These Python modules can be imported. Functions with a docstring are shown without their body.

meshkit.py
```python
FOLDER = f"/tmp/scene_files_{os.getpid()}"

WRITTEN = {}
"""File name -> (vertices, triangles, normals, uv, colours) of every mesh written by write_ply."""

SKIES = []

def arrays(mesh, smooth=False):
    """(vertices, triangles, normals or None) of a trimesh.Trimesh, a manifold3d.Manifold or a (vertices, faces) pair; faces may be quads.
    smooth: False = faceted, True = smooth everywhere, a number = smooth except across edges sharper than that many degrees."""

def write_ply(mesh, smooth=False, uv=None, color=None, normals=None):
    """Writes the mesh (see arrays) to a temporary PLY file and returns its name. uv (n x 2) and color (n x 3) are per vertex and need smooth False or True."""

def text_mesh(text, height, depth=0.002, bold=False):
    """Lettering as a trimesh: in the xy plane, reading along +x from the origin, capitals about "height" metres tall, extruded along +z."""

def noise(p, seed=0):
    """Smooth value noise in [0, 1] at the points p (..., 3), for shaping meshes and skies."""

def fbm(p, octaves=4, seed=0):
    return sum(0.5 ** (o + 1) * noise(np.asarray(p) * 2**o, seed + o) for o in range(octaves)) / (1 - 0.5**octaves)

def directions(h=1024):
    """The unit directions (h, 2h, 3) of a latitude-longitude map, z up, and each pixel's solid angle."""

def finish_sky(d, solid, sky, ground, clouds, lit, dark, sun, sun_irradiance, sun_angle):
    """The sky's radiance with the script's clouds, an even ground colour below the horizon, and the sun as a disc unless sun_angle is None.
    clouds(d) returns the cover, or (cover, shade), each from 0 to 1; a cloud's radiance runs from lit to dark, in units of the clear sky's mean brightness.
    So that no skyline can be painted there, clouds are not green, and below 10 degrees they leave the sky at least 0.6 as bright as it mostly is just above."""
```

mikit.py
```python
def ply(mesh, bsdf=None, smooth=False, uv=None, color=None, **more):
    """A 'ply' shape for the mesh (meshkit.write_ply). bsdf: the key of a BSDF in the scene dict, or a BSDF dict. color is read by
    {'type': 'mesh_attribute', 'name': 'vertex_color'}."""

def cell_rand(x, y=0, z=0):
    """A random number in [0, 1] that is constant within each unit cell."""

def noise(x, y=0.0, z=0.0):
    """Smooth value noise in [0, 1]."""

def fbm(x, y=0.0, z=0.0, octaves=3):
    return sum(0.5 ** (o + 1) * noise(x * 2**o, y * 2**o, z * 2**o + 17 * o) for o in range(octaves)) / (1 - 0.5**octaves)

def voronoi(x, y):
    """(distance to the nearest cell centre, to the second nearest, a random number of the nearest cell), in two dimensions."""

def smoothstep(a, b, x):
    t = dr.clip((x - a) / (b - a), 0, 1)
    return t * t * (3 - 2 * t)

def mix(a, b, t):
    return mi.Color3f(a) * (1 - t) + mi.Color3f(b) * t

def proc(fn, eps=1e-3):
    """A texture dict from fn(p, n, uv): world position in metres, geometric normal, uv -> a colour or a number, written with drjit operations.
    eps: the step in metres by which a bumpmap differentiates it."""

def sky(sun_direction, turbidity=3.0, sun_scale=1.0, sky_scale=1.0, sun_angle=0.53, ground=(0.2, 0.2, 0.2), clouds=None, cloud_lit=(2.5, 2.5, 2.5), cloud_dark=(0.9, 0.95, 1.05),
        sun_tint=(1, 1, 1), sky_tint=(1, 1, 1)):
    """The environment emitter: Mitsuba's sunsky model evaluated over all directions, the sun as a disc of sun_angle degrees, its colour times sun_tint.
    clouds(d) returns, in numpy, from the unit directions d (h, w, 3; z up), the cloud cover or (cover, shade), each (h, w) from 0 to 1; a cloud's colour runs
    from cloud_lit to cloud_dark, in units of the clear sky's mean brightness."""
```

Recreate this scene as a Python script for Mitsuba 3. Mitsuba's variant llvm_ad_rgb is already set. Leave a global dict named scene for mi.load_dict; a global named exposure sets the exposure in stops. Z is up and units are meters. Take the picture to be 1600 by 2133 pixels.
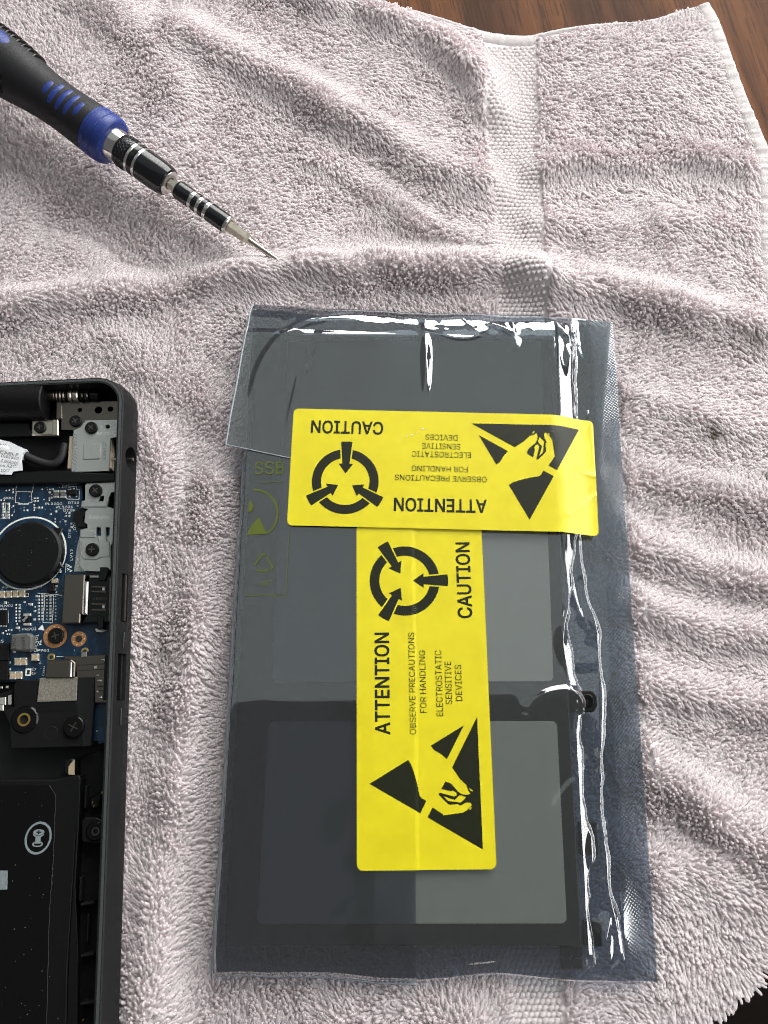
import math
import numpy as np, trimesh, mitsuba as mi, mikit, meshkit, drjit as dr
import manifold3d as m3
from shapely.geometry import Polygon, Point, LineString, MultiPolygon
from shapely import affinity
from scipy.spatial import cKDTree
from scipy.interpolate import RegularGridInterpolator, RectBivariateSpline

T = mi.ScalarTransform4f
rng = np.random.default_rng(7)
scene, labels = {}, {}
# ------------------------------------------------------------------ camera, light, exposure
exposure = 0.43
FOC, TILT, DIST = 1600.0, math.radians(15.0), 250.0          # focal length in photo pixels, lean off straight down, mm to the table centre
CAM = np.array([0, -DIST * math.sin(TILT), 6 + DIST * math.cos(TILT)])
FWD, UP = np.array([0, math.sin(TILT), -math.cos(TILT)]), np.array([0, math.cos(TILT), math.sin(TILT)])
scene['camera'] = {'type': 'perspective', 'fov': math.degrees(2 * math.atan(800 / FOC)), 'fov_axis': 'x', 'near_clip': 0.01, 'far_clip': 20.0,
                   'to_world': T().look_at(origin=(CAM * 1e-3).tolist(), target=((CAM + FWD * 100) * 1e-3).tolist(), up=UP.tolist())}


def lamp(key, centre, aim, w, h, rgb):
    """a rectangular area lamp in metres, facing aim"""
    scene[key] = {'type': 'rectangle', 'to_world': T().look_at(origin=centre, target=aim, up=[0, 0, 1] if centre[2] < 1.2 else [0, 1, 0]).scale([w / 2, h / 2, 1]),
                  'bsdf': {'type': 'diffuse', 'reflectance': {'type': 'rgb', 'value': 0.0}},
                  'emitter': {'type': 'area', 'radiance': {'type': 'rgb', 'value': rgb}}}
    labels[key] = {'kind': 'structure'}


lamp('window_light', [0.60, 1.24, 0.80], [0, 0, 0], 1.5, 1.2, [5.8, 5.75, 5.6])
lamp('window_light_001', [1.50, 0.06, 0.74], [0, 0, 0], 1.6, 0.8, [3.3, 3.3, 3.3])
lamp('ceiling_light', [0.1, 0.95, 1.7], [0.1, 0.95, 0], 2.6, 1.9, [0.27, 0.295, 0.29])
lamp('ceiling_light_001', [0.72, -0.46, 1.71], [0.72, -0.46, 0], 1.6, 0.9, [0.09, 0.095, 0.09])
scene['room_air'] = {'type': 'constant', 'radiance': {'type': 'rgb', 'value': [0.105, 0.105, 0.108]}}


# ------------------------------------------------------------------ helpers (all lengths in mm until a mesh is written)
def at(px, py, z=6.0):
    """the point of the plane at height z that was measured at this place of the photograph"""
    px, py, z = np.broadcast_arrays(np.asarray(px, float), np.asarray(py, float), np.asarray(z, float))
    d = FWD[None] + ((px.ravel() - 800) / FOC)[:, None] * np.array([1, 0, 0])[None] - ((py.ravel() - 1066.5) / FOC)[:, None] * UP[None]
    k = (z.ravel() - CAM[2]) / d[:, 2]
    return (CAM[None] + k[:, None] * d)[:, :2].reshape(px.shape + (2,))


def pts(lst, z=6.0):
    a = np.asarray(lst, float)
    return at(a[:, 0], a[:, 1], z)


def za(lst): return [(x / 5, 760 + y / 5) for x, y in lst]
def zb(lst): return [(x / 5, 1140 + y / 5) for x, y in lst]
def zc(lst): return [(x / 3.597, 1540 + y / 3.597) for x, y in lst]


used = {}


def name_of(base):
    n = used.get(base, 0)
    used[base] = n + 1
    return base if n == 0 else f'{base}_{n:03d}'


def put(base, mesh, bsdf, smooth=False, label=None, cat=None, group=None, kind=None, color=None):
    key = name_of(base)
    if hasattr(mesh, 'to_mesh'):
        mm = mesh.to_mesh()
        v, f = np.array(mm.vert_properties[:, :3], float), np.array(mm.tri_verts)
    elif isinstance(mesh, (tuple, list)):
        v, f = np.asarray(mesh[0], float), np.asarray(mesh[1], int)
    else:
        v, f = np.array(mesh.vertices, float), np.array(mesh.faces)
    if f.shape[1] == 4:
        f = np.vstack([f[:, [0, 1, 2]], f[:, [0, 2, 3]]])
    mesh = trimesh.Trimesh(v * 1e-3, f, process=False)
    scene[key] = mikit.ply(mesh, bsdf, smooth=smooth, color=color)
    tag(key, label, cat, group, kind)
    return key


def tag(key, label=None, cat=None, group=None, kind=None):
    d = {k: x for k, x in (('label', label), ('category', cat), ('group', group), ('kind', kind)) if x}
    if d:
        labels[key] = d


def cat_mesh(parts):
    out_v, out_f, n = [], [], 0
    for p in parts:
        if hasattr(p, 'to_mesh'):
            mm = p.to_mesh(); v, f = np.array(mm.vert_properties[:, :3], float), np.array(mm.tri_verts)
        elif isinstance(p, (tuple, list)):
            v, f = p
        else:
            v, f = np.array(p.vertices), np.array(p.faces)
        out_v.append(np.asarray(v, float)); out_f.append(np.asarray(f, int) + n); n += len(v)
    return np.vstack(out_v), np.vstack(out_f)


def ring_clean(p):
    p = np.asarray(p, float)
    if np.allclose(p[0], p[-1]):
        p = p[:-1]
    a = 0.5 * np.sum(p[:, 0] * np.roll(p[:, 1], -1) - np.roll(p[:, 0], -1) * p[:, 1])
    return p if a > 0 else p[::-1]


def rounded(p, r):
    """polygon points with rounded convex corners"""
    g = Polygon(p)
    g = g.buffer(-r, join_style=2).buffer(r, quad_segs=5) if r > 0 else g
    if g.is_empty or isinstance(g, MultiPolygon):
        g = Polygon(p)
    return np.array(g.exterior.coords)[:-1]


def tri2d(poly):
    v, f = trimesh.creation.triangulate_polygon(poly, engine='earcut')
    return np.asarray(v), np.asarray(f)


def slab(p, z0, z1, bevel=0.15, r=0.0):
    """a plate over the outline p with a bevelled upper rim"""
    p = ring_clean(rounded(p, r))
    b = min(bevel, (z1 - z0) * .6)
    n = len(p)
    e = np.roll(p, -1, 0) - p
    e /= np.linalg.norm(e, axis=1, keepdims=True) + 1e-12
    nl = np.stack([-e[:, 1], e[:, 0]], 1)
    pn = np.roll(nl, 1, 0)
    m = nl + pn
    m /= np.maximum((m * nl).sum(1, keepdims=True), .35) + 1e-9
    inner = p + m * b
    rings = [(p, z0), (p, z1 - b), (inner, z1)]
    v = np.vstack([np.column_stack([q, np.full(n, z)]) for q, z in rings])
    i = np.arange(n); j = (i + 1) % n
    f = []
    for k in range(2):
        a = k * n
        f += [np.stack([a + i, a + j, a + n + j], 1), np.stack([a + i, a + n + j, a + n + i], 1)]
    tv, tf = tri2d(Polygon(inner))
    idx = {}
    base = len(v)
    v = np.vstack([v, np.column_stack([tv, np.full(len(tv), z1)])])
    nrm = np.cross(tv[tf[:, 1]] - tv[tf[:, 0]], tv[tf[:, 2]] - tv[tf[:, 0]])
    tf = np.where(nrm[:, None] < 0, tf[:, ::-1], tf)
    f.append(tf + base)
    return v, np.vstack(f)


def plate(poly, z0, z1):
    """straight extrusion of a shapely polygon, holes allowed"""
    gs = poly.geoms if hasattr(poly, 'geoms') else [poly]
    ms = []
    for g in gs:
        if g.area > 1e-4:
            m = trimesh.creation.extrude_polygon(g, z1 - z0, engine='earcut'); m.apply_translation([0, 0, z0]); ms.append(m)
    return cat_mesh(ms)


def disc(c, z0, z1, r, bevel=.12, n=28, ri=0.0):
    """a short turned cylinder, or a washer"""
    prof = [(r, z0), (r, z1 - bevel), (r - bevel, z1), (max(ri, 0), z1)]
    if ri > 0:
        prof += [(ri, z0)]
    return lathe(prof, (c[0], c[1], 0), n)


def lathe(prof, c=(0, 0, 0), n=32, axis=None):
    prof = np.asarray(prof, float)
    ang = np.arange(n) * 2 * np.pi / n
    v = np.stack([np.outer(np.cos(ang), prof[:, 0]), np.outer(np.sin(ang), prof[:, 0]), np.tile(prof[:, 1], (n, 1))], -1)
    m = len(prof)
    i, j = np.meshgrid(np.arange(n), np.arange(m - 1), indexing='ij')
    i2 = (i + 1) % n
    f = np.stack([i * m + j, i2 * m + j, i2 * m + j + 1, i * m + j + 1], -1).reshape(-1, 4)
    f = np.vstack([f[:, [0, 1, 2]], f[:, [0, 2, 3]]])
    v = v.reshape(-1, 3)
    if axis is not None:
        o, a, b, ax = axis
        v = o + v[:, :1] * a + v[:, 1:2] * b + v[:, 2:] * ax
    return v + np.asarray(c, float), f



def pipe(points, radii, sides=8, closed=False):
    p = np.asarray(points, float)
    t = np.gradient(p, axis=0)
    t /= np.linalg.norm(t, axis=1, keepdims=True) + 1e-12
    ref = np.array([0, 0, 1.0])
    a = np.cross(t, ref); l = np.linalg.norm(a, axis=1, keepdims=True)
    a = np.where(l > 1e-3, a / np.maximum(l, 1e-9), [1.0, 0, 0]); b = np.cross(a, t)
    ang = np.arange(sides) * 2 * np.pi / sides
    rr = np.broadcast_to(radii, (len(p),))[:, None, None]
    v = (p[:, None] + rr * (np.cos(ang)[None, :, None] * a[:, None] + np.sin(ang)[None, :, None] * b[:, None])).reshape(-1, 3)
    i, j = np.meshgrid(np.arange(len(p) - 1), np.arange(sides), indexing='ij')
    q = np.stack([i * sides + j, i * sides + (j + 1) % sides, (i + 1) * sides + (j + 1) % sides, (i + 1) * sides + j], -1).reshape(-1, 4)
    f = np.vstack([q[:, [0, 1, 2]], q[:, [0, 2, 3]]])
    n = len(v)
    v = np.vstack([v, p[:1], p[-1:]])
    k = np.arange(sides); k2 = (k + 1) % sides
    f = np.vstack([f, np.stack([np.full(sides, n), k2, k], 1), np.stack([np.full(sides, n + 1), n - sides + k, n - sides + k2], 1)])
    return v, f


def resample(p, step):
    p = np.asarray(p, float)
    s = np.r_[0, np.cumsum(np.linalg.norm(np.diff(p, axis=0), axis=1))]
    n = max(2, int(s[-1] / step) + 1)
    q = np.linspace(0, s[-1], n)
    return np.stack([np.interp(q, s, p[:, k]) for k in range(p.shape[1])], 1)


def smooth_line(p, step=1.0, it=3):
    p = np.asarray(p, float)
    for _ in range(it):
        q = [p[0]]
        for a, b in zip(p[:-1], p[1:]):
            q += [.75 * a + .25 * b, .25 * a + .75 * b]
        p = np.array(q + [p[-1]])
    return resample(p, step)


_trees = {}


def seg_dist(x, y, line, want_side=False, step=None):
    """distance from points to a polyline, how far along it (0 to 1), and which side (+ left); from a dense sampling of the line"""
    line = np.asarray(line, float)
    key = (line.tobytes(), step)
    if key not in _trees:
        L = np.linalg.norm(np.diff(line, axis=0), axis=1).sum()
        q = resample(line, step or max(.15, min(.6, L / 600)))
        t = np.gradient(q, axis=0); t /= np.linalg.norm(t, axis=1, keepdims=True) + 1e-12
        _trees[key] = (cKDTree(q), q, t)
    tree, q, t = _trees[key]
    shp = np.shape(x)
    p = np.stack([np.ravel(x), np.ravel(y)], -1).astype(float)
    _, i = tree.query(p, workers=-1)
    r = p - q[i]
    al = (r * t[i]).sum(1)
    h = np.linalg.norm(q[1] - q[0])
    end = (i == 0) & (al < 0) | (i == len(q) - 1) & (al > 0)
    c = t[i, 0] * r[:, 1] - t[i, 1] * r[:, 0]
    d = np.where(end, np.hypot(r[:, 0], r[:, 1]), np.hypot(c, np.maximum(np.abs(al) - h, 0)))
    return d.reshape(shp), (np.clip((i + np.clip(al / h, -.5, .5)) / (len(q) - 1), 0, 1)).reshape(shp), np.where(c >= 0, 1.0, -1.0).reshape(shp)


def poly_sdf(x, y, p):
    p = np.asarray(p)
    d, _, _ = seg_dist(x, y, np.vstack([p, p[:1]]))
    inside = np.zeros(np.shape(x), bool)
    q = np.roll(p, -1, 0)
    for (ax, ay), (bx, by) in zip(p, q):
        c = (ay > y) != (by > y)
        inside ^= c & (x < (bx - ax) * (y - ay) / (by - ay + 1e-12) + ax)
    return np.where(inside, -d, d)


def sstep(a, b, x):
    t = np.clip((x - a) / (b - a), 0, 1)
    return t * t * (3 - 2 * t)


def fb(x, y, scale, seed=0, octaves=3):
    return meshkit.fbm(np.stack([np.asarray(x) / scale, np.asarray(y) / scale, np.zeros(np.shape(x)) + .37], -1), octaves, seed) - .5


def grid_faces(nu, nv, flip=False):
    i, j = np.meshgrid(np.arange(nu - 1), np.arange(nv - 1), indexing='ij')
    a = i * nv + j
    q = np.stack([a, a + nv, a + nv + 1, a + 1], -1).reshape(-1, 4)
    if flip:
        q = q[:, ::-1]
    return np.vstack([q[:, [0, 1, 2]], q[:, [0, 2, 3]]])


def text_flat(text, p0, p1, height, bold=False):
    """lettering as flat triangles (v2, f) running from p0 to p1 in mm"""
    m = meshkit.text_mesh(text, 1.0, depth=.05, bold=bold)
    v, f = np.array(m.vertices), np.array(m.faces)
    top = (v[f][:, :, 2] > .04).all(1)
    f = f[top]
    keep, inv = np.unique(f, return_inverse=True)
    v, f = v[keep][:, :2], inv.reshape(-1, 3)
    p0, p1 = np.asarray(p0, float), np.asarray(p1, float)
    L = np.linalg.norm(p1 - p0); d = (p1 - p0) / L; n = np.array([-d[1], d[0]])
    x = (v[:, :1] - v[:, 0].min()) / (np.ptp(v[:, 0]) + 1e-9) * L
    return p0 + x * d + v[:, 1:] * height * n, f


def flat(v2, f, z):
    return np.column_stack([v2, np.broadcast_to(z, (len(v2),))]), f


def refine(v, f, step=1.6):
    v3_, f3 = trimesh.remesh.subdivide_to_size(np.column_stack([v, np.zeros(len(v))]), f, step, max_iter=12)
    return v3_[:, :2], f3


# ------------------------------------------------------------------ materials
def rgb(c): return {'type': 'rgb', 'value': [float(x) for x in (c if hasattr(c, '__len__') else (c,) * 3)]}
def two(b): return {'type': 'twosided', 'bsdf': b}


def paint(key, c, rough=.5, metal=0.0, spec=.5, **kw):
    scene[key] = two({'type': 'principled', 'base_color': c if isinstance(c, dict) else rgb(c), 'roughness': rough if isinstance(rough, dict) else float(rough), 'metallic': float(metal), 'specular': float(spec), **kw})
    return key


n_ = mikit.noise
VC = {'type': 'mesh_attribute', 'name': 'vertex_color'}
scene['m_terry'] = {'type': 'principledthin', 'base_color': VC, 'roughness': .9, 'diff_trans': .95, 'spec_trans': 0.0, 'eta': 1.05, 'sheen': .0}
paint('m_cloth', (.74, .69, .695), .95, spec=.1)
paint('m_band', (.70, .645, .645), .95, spec=.1)
paint('m_hem', (.62, .58, .572), .95, spec=.1, sheen=.3)
paint('m_black', (.004, .004, .0045), .45, spec=.25)
paint('m_black_matte', (.006, .006, .0065), .7, spec=.15)
paint('m_black_gloss', (.003, .003, .0033), .16, spec=.3)
paint('m_rubber', (.016, .016, .018), .55, spec=.35)
paint('m_blue', (.014, .036, .205), .42)
paint('m_anod', (.006, .006, .008), .18, spec=.6)
paint('m_chrome', (.72, .70, .66), .16, 1.0)
paint('m_steel', (.50, .47, .41), .24, 1.0)
paint('m_darkmetal', (.17, .15, .13), .32, 1.0)
paint('m_silver', (.50, .52, .50), .42, .85)
paint('m_nickel', (.56, .52, .43), .3, 1.0)
paint('m_gold', (.75, .50, .16), .25, 1.0)
paint('m_copper', (.45, .21, .08), .45, .35)
paint('m_shell', (.010, .0105, .011), .5, spec=.22)
paint('m_rim', (.055, .062, .062), .38, spec=.5)
paint('m_white_print', (.72, .75, .70), .6)
paint('m_grey_print', (.20, .24, .25), .5)
paint('m_tan', (.40, .32, .21), .45)
paint('m_tan_strip', (.36, .31, .23), .6)
paint('m_inductor', (.085, .085, .08), .6)
paint('m_white_wrap', (.72, .74, .76), .45)
paint('m_ink', (.02, .02, .02), .6)
paint('m_sticker_ink', (.014, .016, .006), .38, spec=.4)
paint('m_solder', (.72, .72, .66), .3, .8)
paint('m_cell', (.012, .012, .012), .5)
paint('m_cell_print', (.26, .265, .245), .5)
paint('m_olive', (.085, .11, .004), .6)
paint('m_flake', (.85, .85, .78), .5)
paint('m_floor', (.008, .006, .005), .9, spec=.1)
scene['m_pcb'] = two({'type': 'principled', 'roughness': .32, 'specular': .5, 'base_color': mikit.proc(lambda p, n, uv: mikit.mix((.0015, .015, .037), (.003, .026, .057), mikit.smoothstep(.45, .6, mikit.noise(p.x * 900, p.y * 260, 1.))))})
scene['m_tape'] = two({'type': 'principled', 'roughness': .5, 'metallic': .3, 'base_color': mikit.proc(lambda p, n, uv: mikit.mix((.17, .155, .13), (.27, .25, .21), dr.select((mikit.cell_rand((p.x + p.y * .4) * 6200, (p.y - p.x * .4) * 4500)) > .45, 1., 0.)))})


def wood(p, n, uv):
    u, w = p.x + .17 * p.y, p.y - .17 * p.x
    band = mikit.fbm(u * 95, w * 3.2, 2., 3)
    fine = mikit.noise(u * 1500, w * 38, 5.)
    pore = mikit.smoothstep(.66, .8, mikit.noise(u * 1900, w * 95, 9.))
    c = mikit.mix((.055, .019, .006), (.140, .052, .017), mikit.smoothstep(.3, .7, band))
    c = c * (0.78 + .4 * fine)
    return mikit.mix(c, (.022, .010, .005), pore * .5)


scene['m_wood'] = two({'type': 'principled', 'roughness': .6, 'specular': .12, 'base_color': mikit.proc(wood)})
scene['m_yellow'] = two({'type': 'principled', 'roughness': .36, 'specular': .45, 'clearcoat': .9, 'clearcoat_gloss': .93,
                         'base_color': mikit.proc(lambda p, n, uv: mikit.mix((.77, .67, .008), (.70, .595, .006), mikit.fbm(p.x * 160, p.y * 160, 0., 3)))})
scene['m_film'] = {'type': 'thindielectric', 'int_ior': 2.1, 'specular_transmittance': rgb((.76, .79, .80))}
scene['m_film_double'] = {'type': 'thindielectric', 'int_ior': 2.3, 'specular_transmittance': rgb((.34, .38, .41))}
scene['m_film_back'] = {'type': 'thindielectric', 'int_ior': 1.6, 'specular_transmittance': rgb((.38, .45, .56))}
scene['m_film_seal'] = {'type': 'thindielectric', 'int_ior': 2.1, 'specular_transmittance': rgb((.31, .35, .42))}
scene['m_film_flap'] = {'type': 'thindielectric', 'int_ior': 2.1, 'specular_transmittance': rgb((.33, .37, .43))}
paint('m_film_edge', (.30, .34, .37), .25, spec=.6)

# ------------------------------------------------------------------ floor and table
put('floor', ([[-3000, -3000, -720], [3000, -3000, -720], [3000, 3000, -720], [-3000, 3000, -720]], [[0, 1, 2, 3]]), 'm_floor', kind='structure')
TABLE_NEAR = at(1500, 2052, 0)[1]
table_outline = np.array([[-420, TABLE_NEAR], [330, TABLE_NEAR], [330, 620], [-420, 620]])
put('wooden_table', slab(table_outline, -28, 0, 3, 6), 'm_wood', 30, 'brown wooden table top with dark straight grain under the pink towel', 'table')

# ------------------------------------------------------------------ outlines on the table
BAG = pts([(527, 637), (1277, 667), (1372, 2048), (445, 2030)], 8)           # TL TR BR BL
BATT = pts([(532, 703), (1147, 703), (1213, 1972), (466, 1972)], 13)
LAPTOP_R = pts([(256, 815), (207, 2133)], 19)
lap_dir = (LAPTOP_R[0] - LAPTOP_R[1]) / np.linalg.norm(LAPTOP_R[0] - LAPTOP_R[1])
lap_x = np.array([lap_dir[1], -lap_dir[0]])
LAP_TOP = at(220, 787, 19)
LAP_C = LAPTOP_R[1] + lap_dir * np.dot(LAP_TOP - LAPTOP_R[1], lap_dir)     # upper right corner (sharp) of the rim
LAP_D, LAP_W = 225.0, 175.0
lap_rect = np.array([LAP_C, LAP_C - lap_x * LAP_W, LAP_C - lap_x * LAP_W - lap_dir * LAP_D, LAP_C - lap_dir * LAP_D])
top_edge_px = [(560, -120), (700, -30), (790, 6), (860, 16), (940, 40), (1000, 59), (1060, 68), (1112, 70), (1180, 54), (1260, 44), (1350, 42), (1430, 14), (1478, 6)]
right_edge_px = [(1478, 6), (1500, 40), (1530, 130), (1562, 215), (1600, 300), (1614, 360), (1618, 560), (1640, 660), (1645, 860), (1700, 1200), (1730, 1500), (1690, 1850), (1600, 2035), (1545, 2088), (1478, 2140), (1380, 2235)]
TOP_EDGE, RIGHT_EDGE = smooth_line(pts(top_edge_px, 3.0), 1.0), smooth_line(pts(right_edge_px, 2.5), 1.0, 2)
TOWEL = np.vstack([TOP_EDGE, RIGHT_EDGE[1:], pts([(900, 2400), (-250, 2420), (-420, 1500), (-380, 300), (-250, -330), (300, -380)])])

# ------------------------------------------------------------------ towel: folds, then loops
FOLDS = [  # line in the photo, half width mm, height mm
    ([(-160, 660), (0, 632), (200, 606), (400, 582), (600, 558), (800, 546), (1000, 552), (1120, 570)], 4.6, 6.2),
    ([(520, -60), (640, -10), (780, 20), (930, 95), (1010, 170), (1030, 220)], 5.8, 7.0),
    ([(380, 60), (480, 120), (640, 185), (760, 260), (900, 335), (1010, 385)], 6.4, 5.2),
    ([(640, 310), (760, 380), (900, 470), (1020, 500)], 4.0, 2.2),
    ([(180, -40), (290, 60), (380, 180)], 7.0, 4.0),
    ([(100, 450), (220, 480), (330, 560)], 6.0, -3.0),
    ([(1120, 348), (1220, 320), (1330, 338), (1450, 312), (1560, 345)], 4.2, 3.2),
    ([(1120, 462), (1260, 482), (1400, 446), (1560, 482)], 4.4, 2.8),
    ([(1100, 570), (1200, 590), (1320, 606), (1450, 640), (1600, 690)], 5.4, 5.2),
    ([(1260, 830), (1400, 850), (1600, 900)], 6.0, 2.4),
    ([(1270, 985), (1420, 1000), (1620, 1040)], 4.5, 3.2),
    ([(1290, 1120), (1430, 1170), (1620, 1215)], 4.5, 4.0),
    ([(1310, 1262), (1450, 1300), (1620, 1320)], 4.5, 3.8),
    ([(1330, 1420), (1480, 1450), (1640, 1475)], 4.6, 3.6),
    ([(1340, 1590), (1430, 1640), (1560, 1740), (1650, 1800)], 5.5, 4.4),
    ([(1380, 1820), (1480, 1850), (1620, 1880)], 6.0, 2.2),
    ([(455, 1010), (432, 1120), (412, 1300), (385, 1550), (345, 1850), (305, 2200)], 5.6, 5.6),
    ([(300, 900), (345, 985), (350, 1060)], 4.5, 2.8),
    ([(250, 700), (380, 770), (440, 840)], 5.0, 1.8),
    ([(700, 2120), (850, 2090), (980, 2140)], 4.5, 2.0),
]
BAND_L, BAND_R = pts([(1003, 45), (1040, 640), (1062, 2180)]), pts([(1117, 45), (1138, 640), (1184, 2180)])
# the woven band is one straight stripe between these two lines
BL0, BL1, BR0, BR1 = BAND_L[0], BAND_L[2], BAND_R[0], BAND_R[2]


def band_u(x, y):
    t = (y - BL0[1]) / (BL1[1] - BL0[1])
    xl = np.interp(y, BAND_L[::-1, 1], BAND_L[::-1, 0]); xr = np.interp(y, BAND_R[::-1, 1], BAND_R[::-1, 0])
    return (x - xl) / (xr - xl)


_folds = [(smooth_line(pts(l), 3.0, 2), s * 1.25, a * .98) for l, s, a in FOLDS]


def towel_h(x, y):
    wx, wy = x + 5 * fb(x, y, 26, 11), y + 5 * fb(x, y, 26, 12)
    h = 3.2 + 3.2 * fb(x, y, 34, 3) + 1.1 * fb(x, y, 11, 4, 2)
    for line, s, a in _folds:
        d, t, _ = seg_dist(wx, wy, line)
        h = h + a * np.exp(-(d / s) ** 2 / 1.2) * np.clip(.95 + 1.7 * fb(x, y, 24, 21, 2), .3, 1.6)
    u = band_u(x, y)
    h = h - .8 * sstep(-.06, .06, u) * sstep(1.06, .94, u)
    sb = poly_sdf(x, y, BAG)
    h = h + (np.minimum(h, 4.1) - h) * sstep(4.5, 0.5, sb)
    h = h + (np.minimum(h, 3.4) - h) * sstep(2.5, -1.5, poly_sdf(x, y, lap_rect))
    e = np.minimum(seg_dist(x, y, TOP_EDGE)[0], seg_dist(x, y, RIGHT_EDGE)[0])
    h = 1.4 + (h - 1.4) * (.35 + .65 * sstep(0, 11, e))
    return np.maximum(h, .9)


gx = np.arange(-215, 190, 1.0); gy = np.arange(-215, 265, 1.0)
GX, GY = np.meshgrid(gx, gy, indexing='ij')
GH = towel_h(GX, GY)
from scipy.interpolate import RegularGridInterpolator
_rg = RegularGridInterpolator((gx, gy), GH, bounds_error=False, fill_value=2.0)
_gh = np.gradient(GH, 1.0)
_rx, _ry = [RegularGridInterpolator((gx, gy), g, bounds_error=False, fill_value=0.0) for g in _gh]
def th(x, y): return _rg(np.stack([x, y], -1))


inside = poly_sdf(GX, GY, TOWEL) < -.4
nv = len(gy)
ii, jj = np.meshgrid(np.arange(len(gx) - 1), np.arange(nv - 1), indexing='ij')
ok = inside[:-1, :-1] & inside[1:, :-1] & inside[1:, 1:] & inside[:-1, 1:]
a = (ii * nv + jj)[ok]
tf = np.vstack([np.stack([a, a + nv, a + nv + 1], 1), np.stack([a, a + nv + 1, a + 1], 1)])
keep, inv = np.unique(tf, return_inverse=True)
tv = np.stack([GX.ravel(), GY.ravel(), GH.ravel()], 1)[keep]
tag('towel', 'pale pink terry towel spread in folds across the wooden table', 'towel')
put('towel__ground_cloth', (tv, inv.reshape(-1, 3)), 'm_cloth', True)


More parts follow.
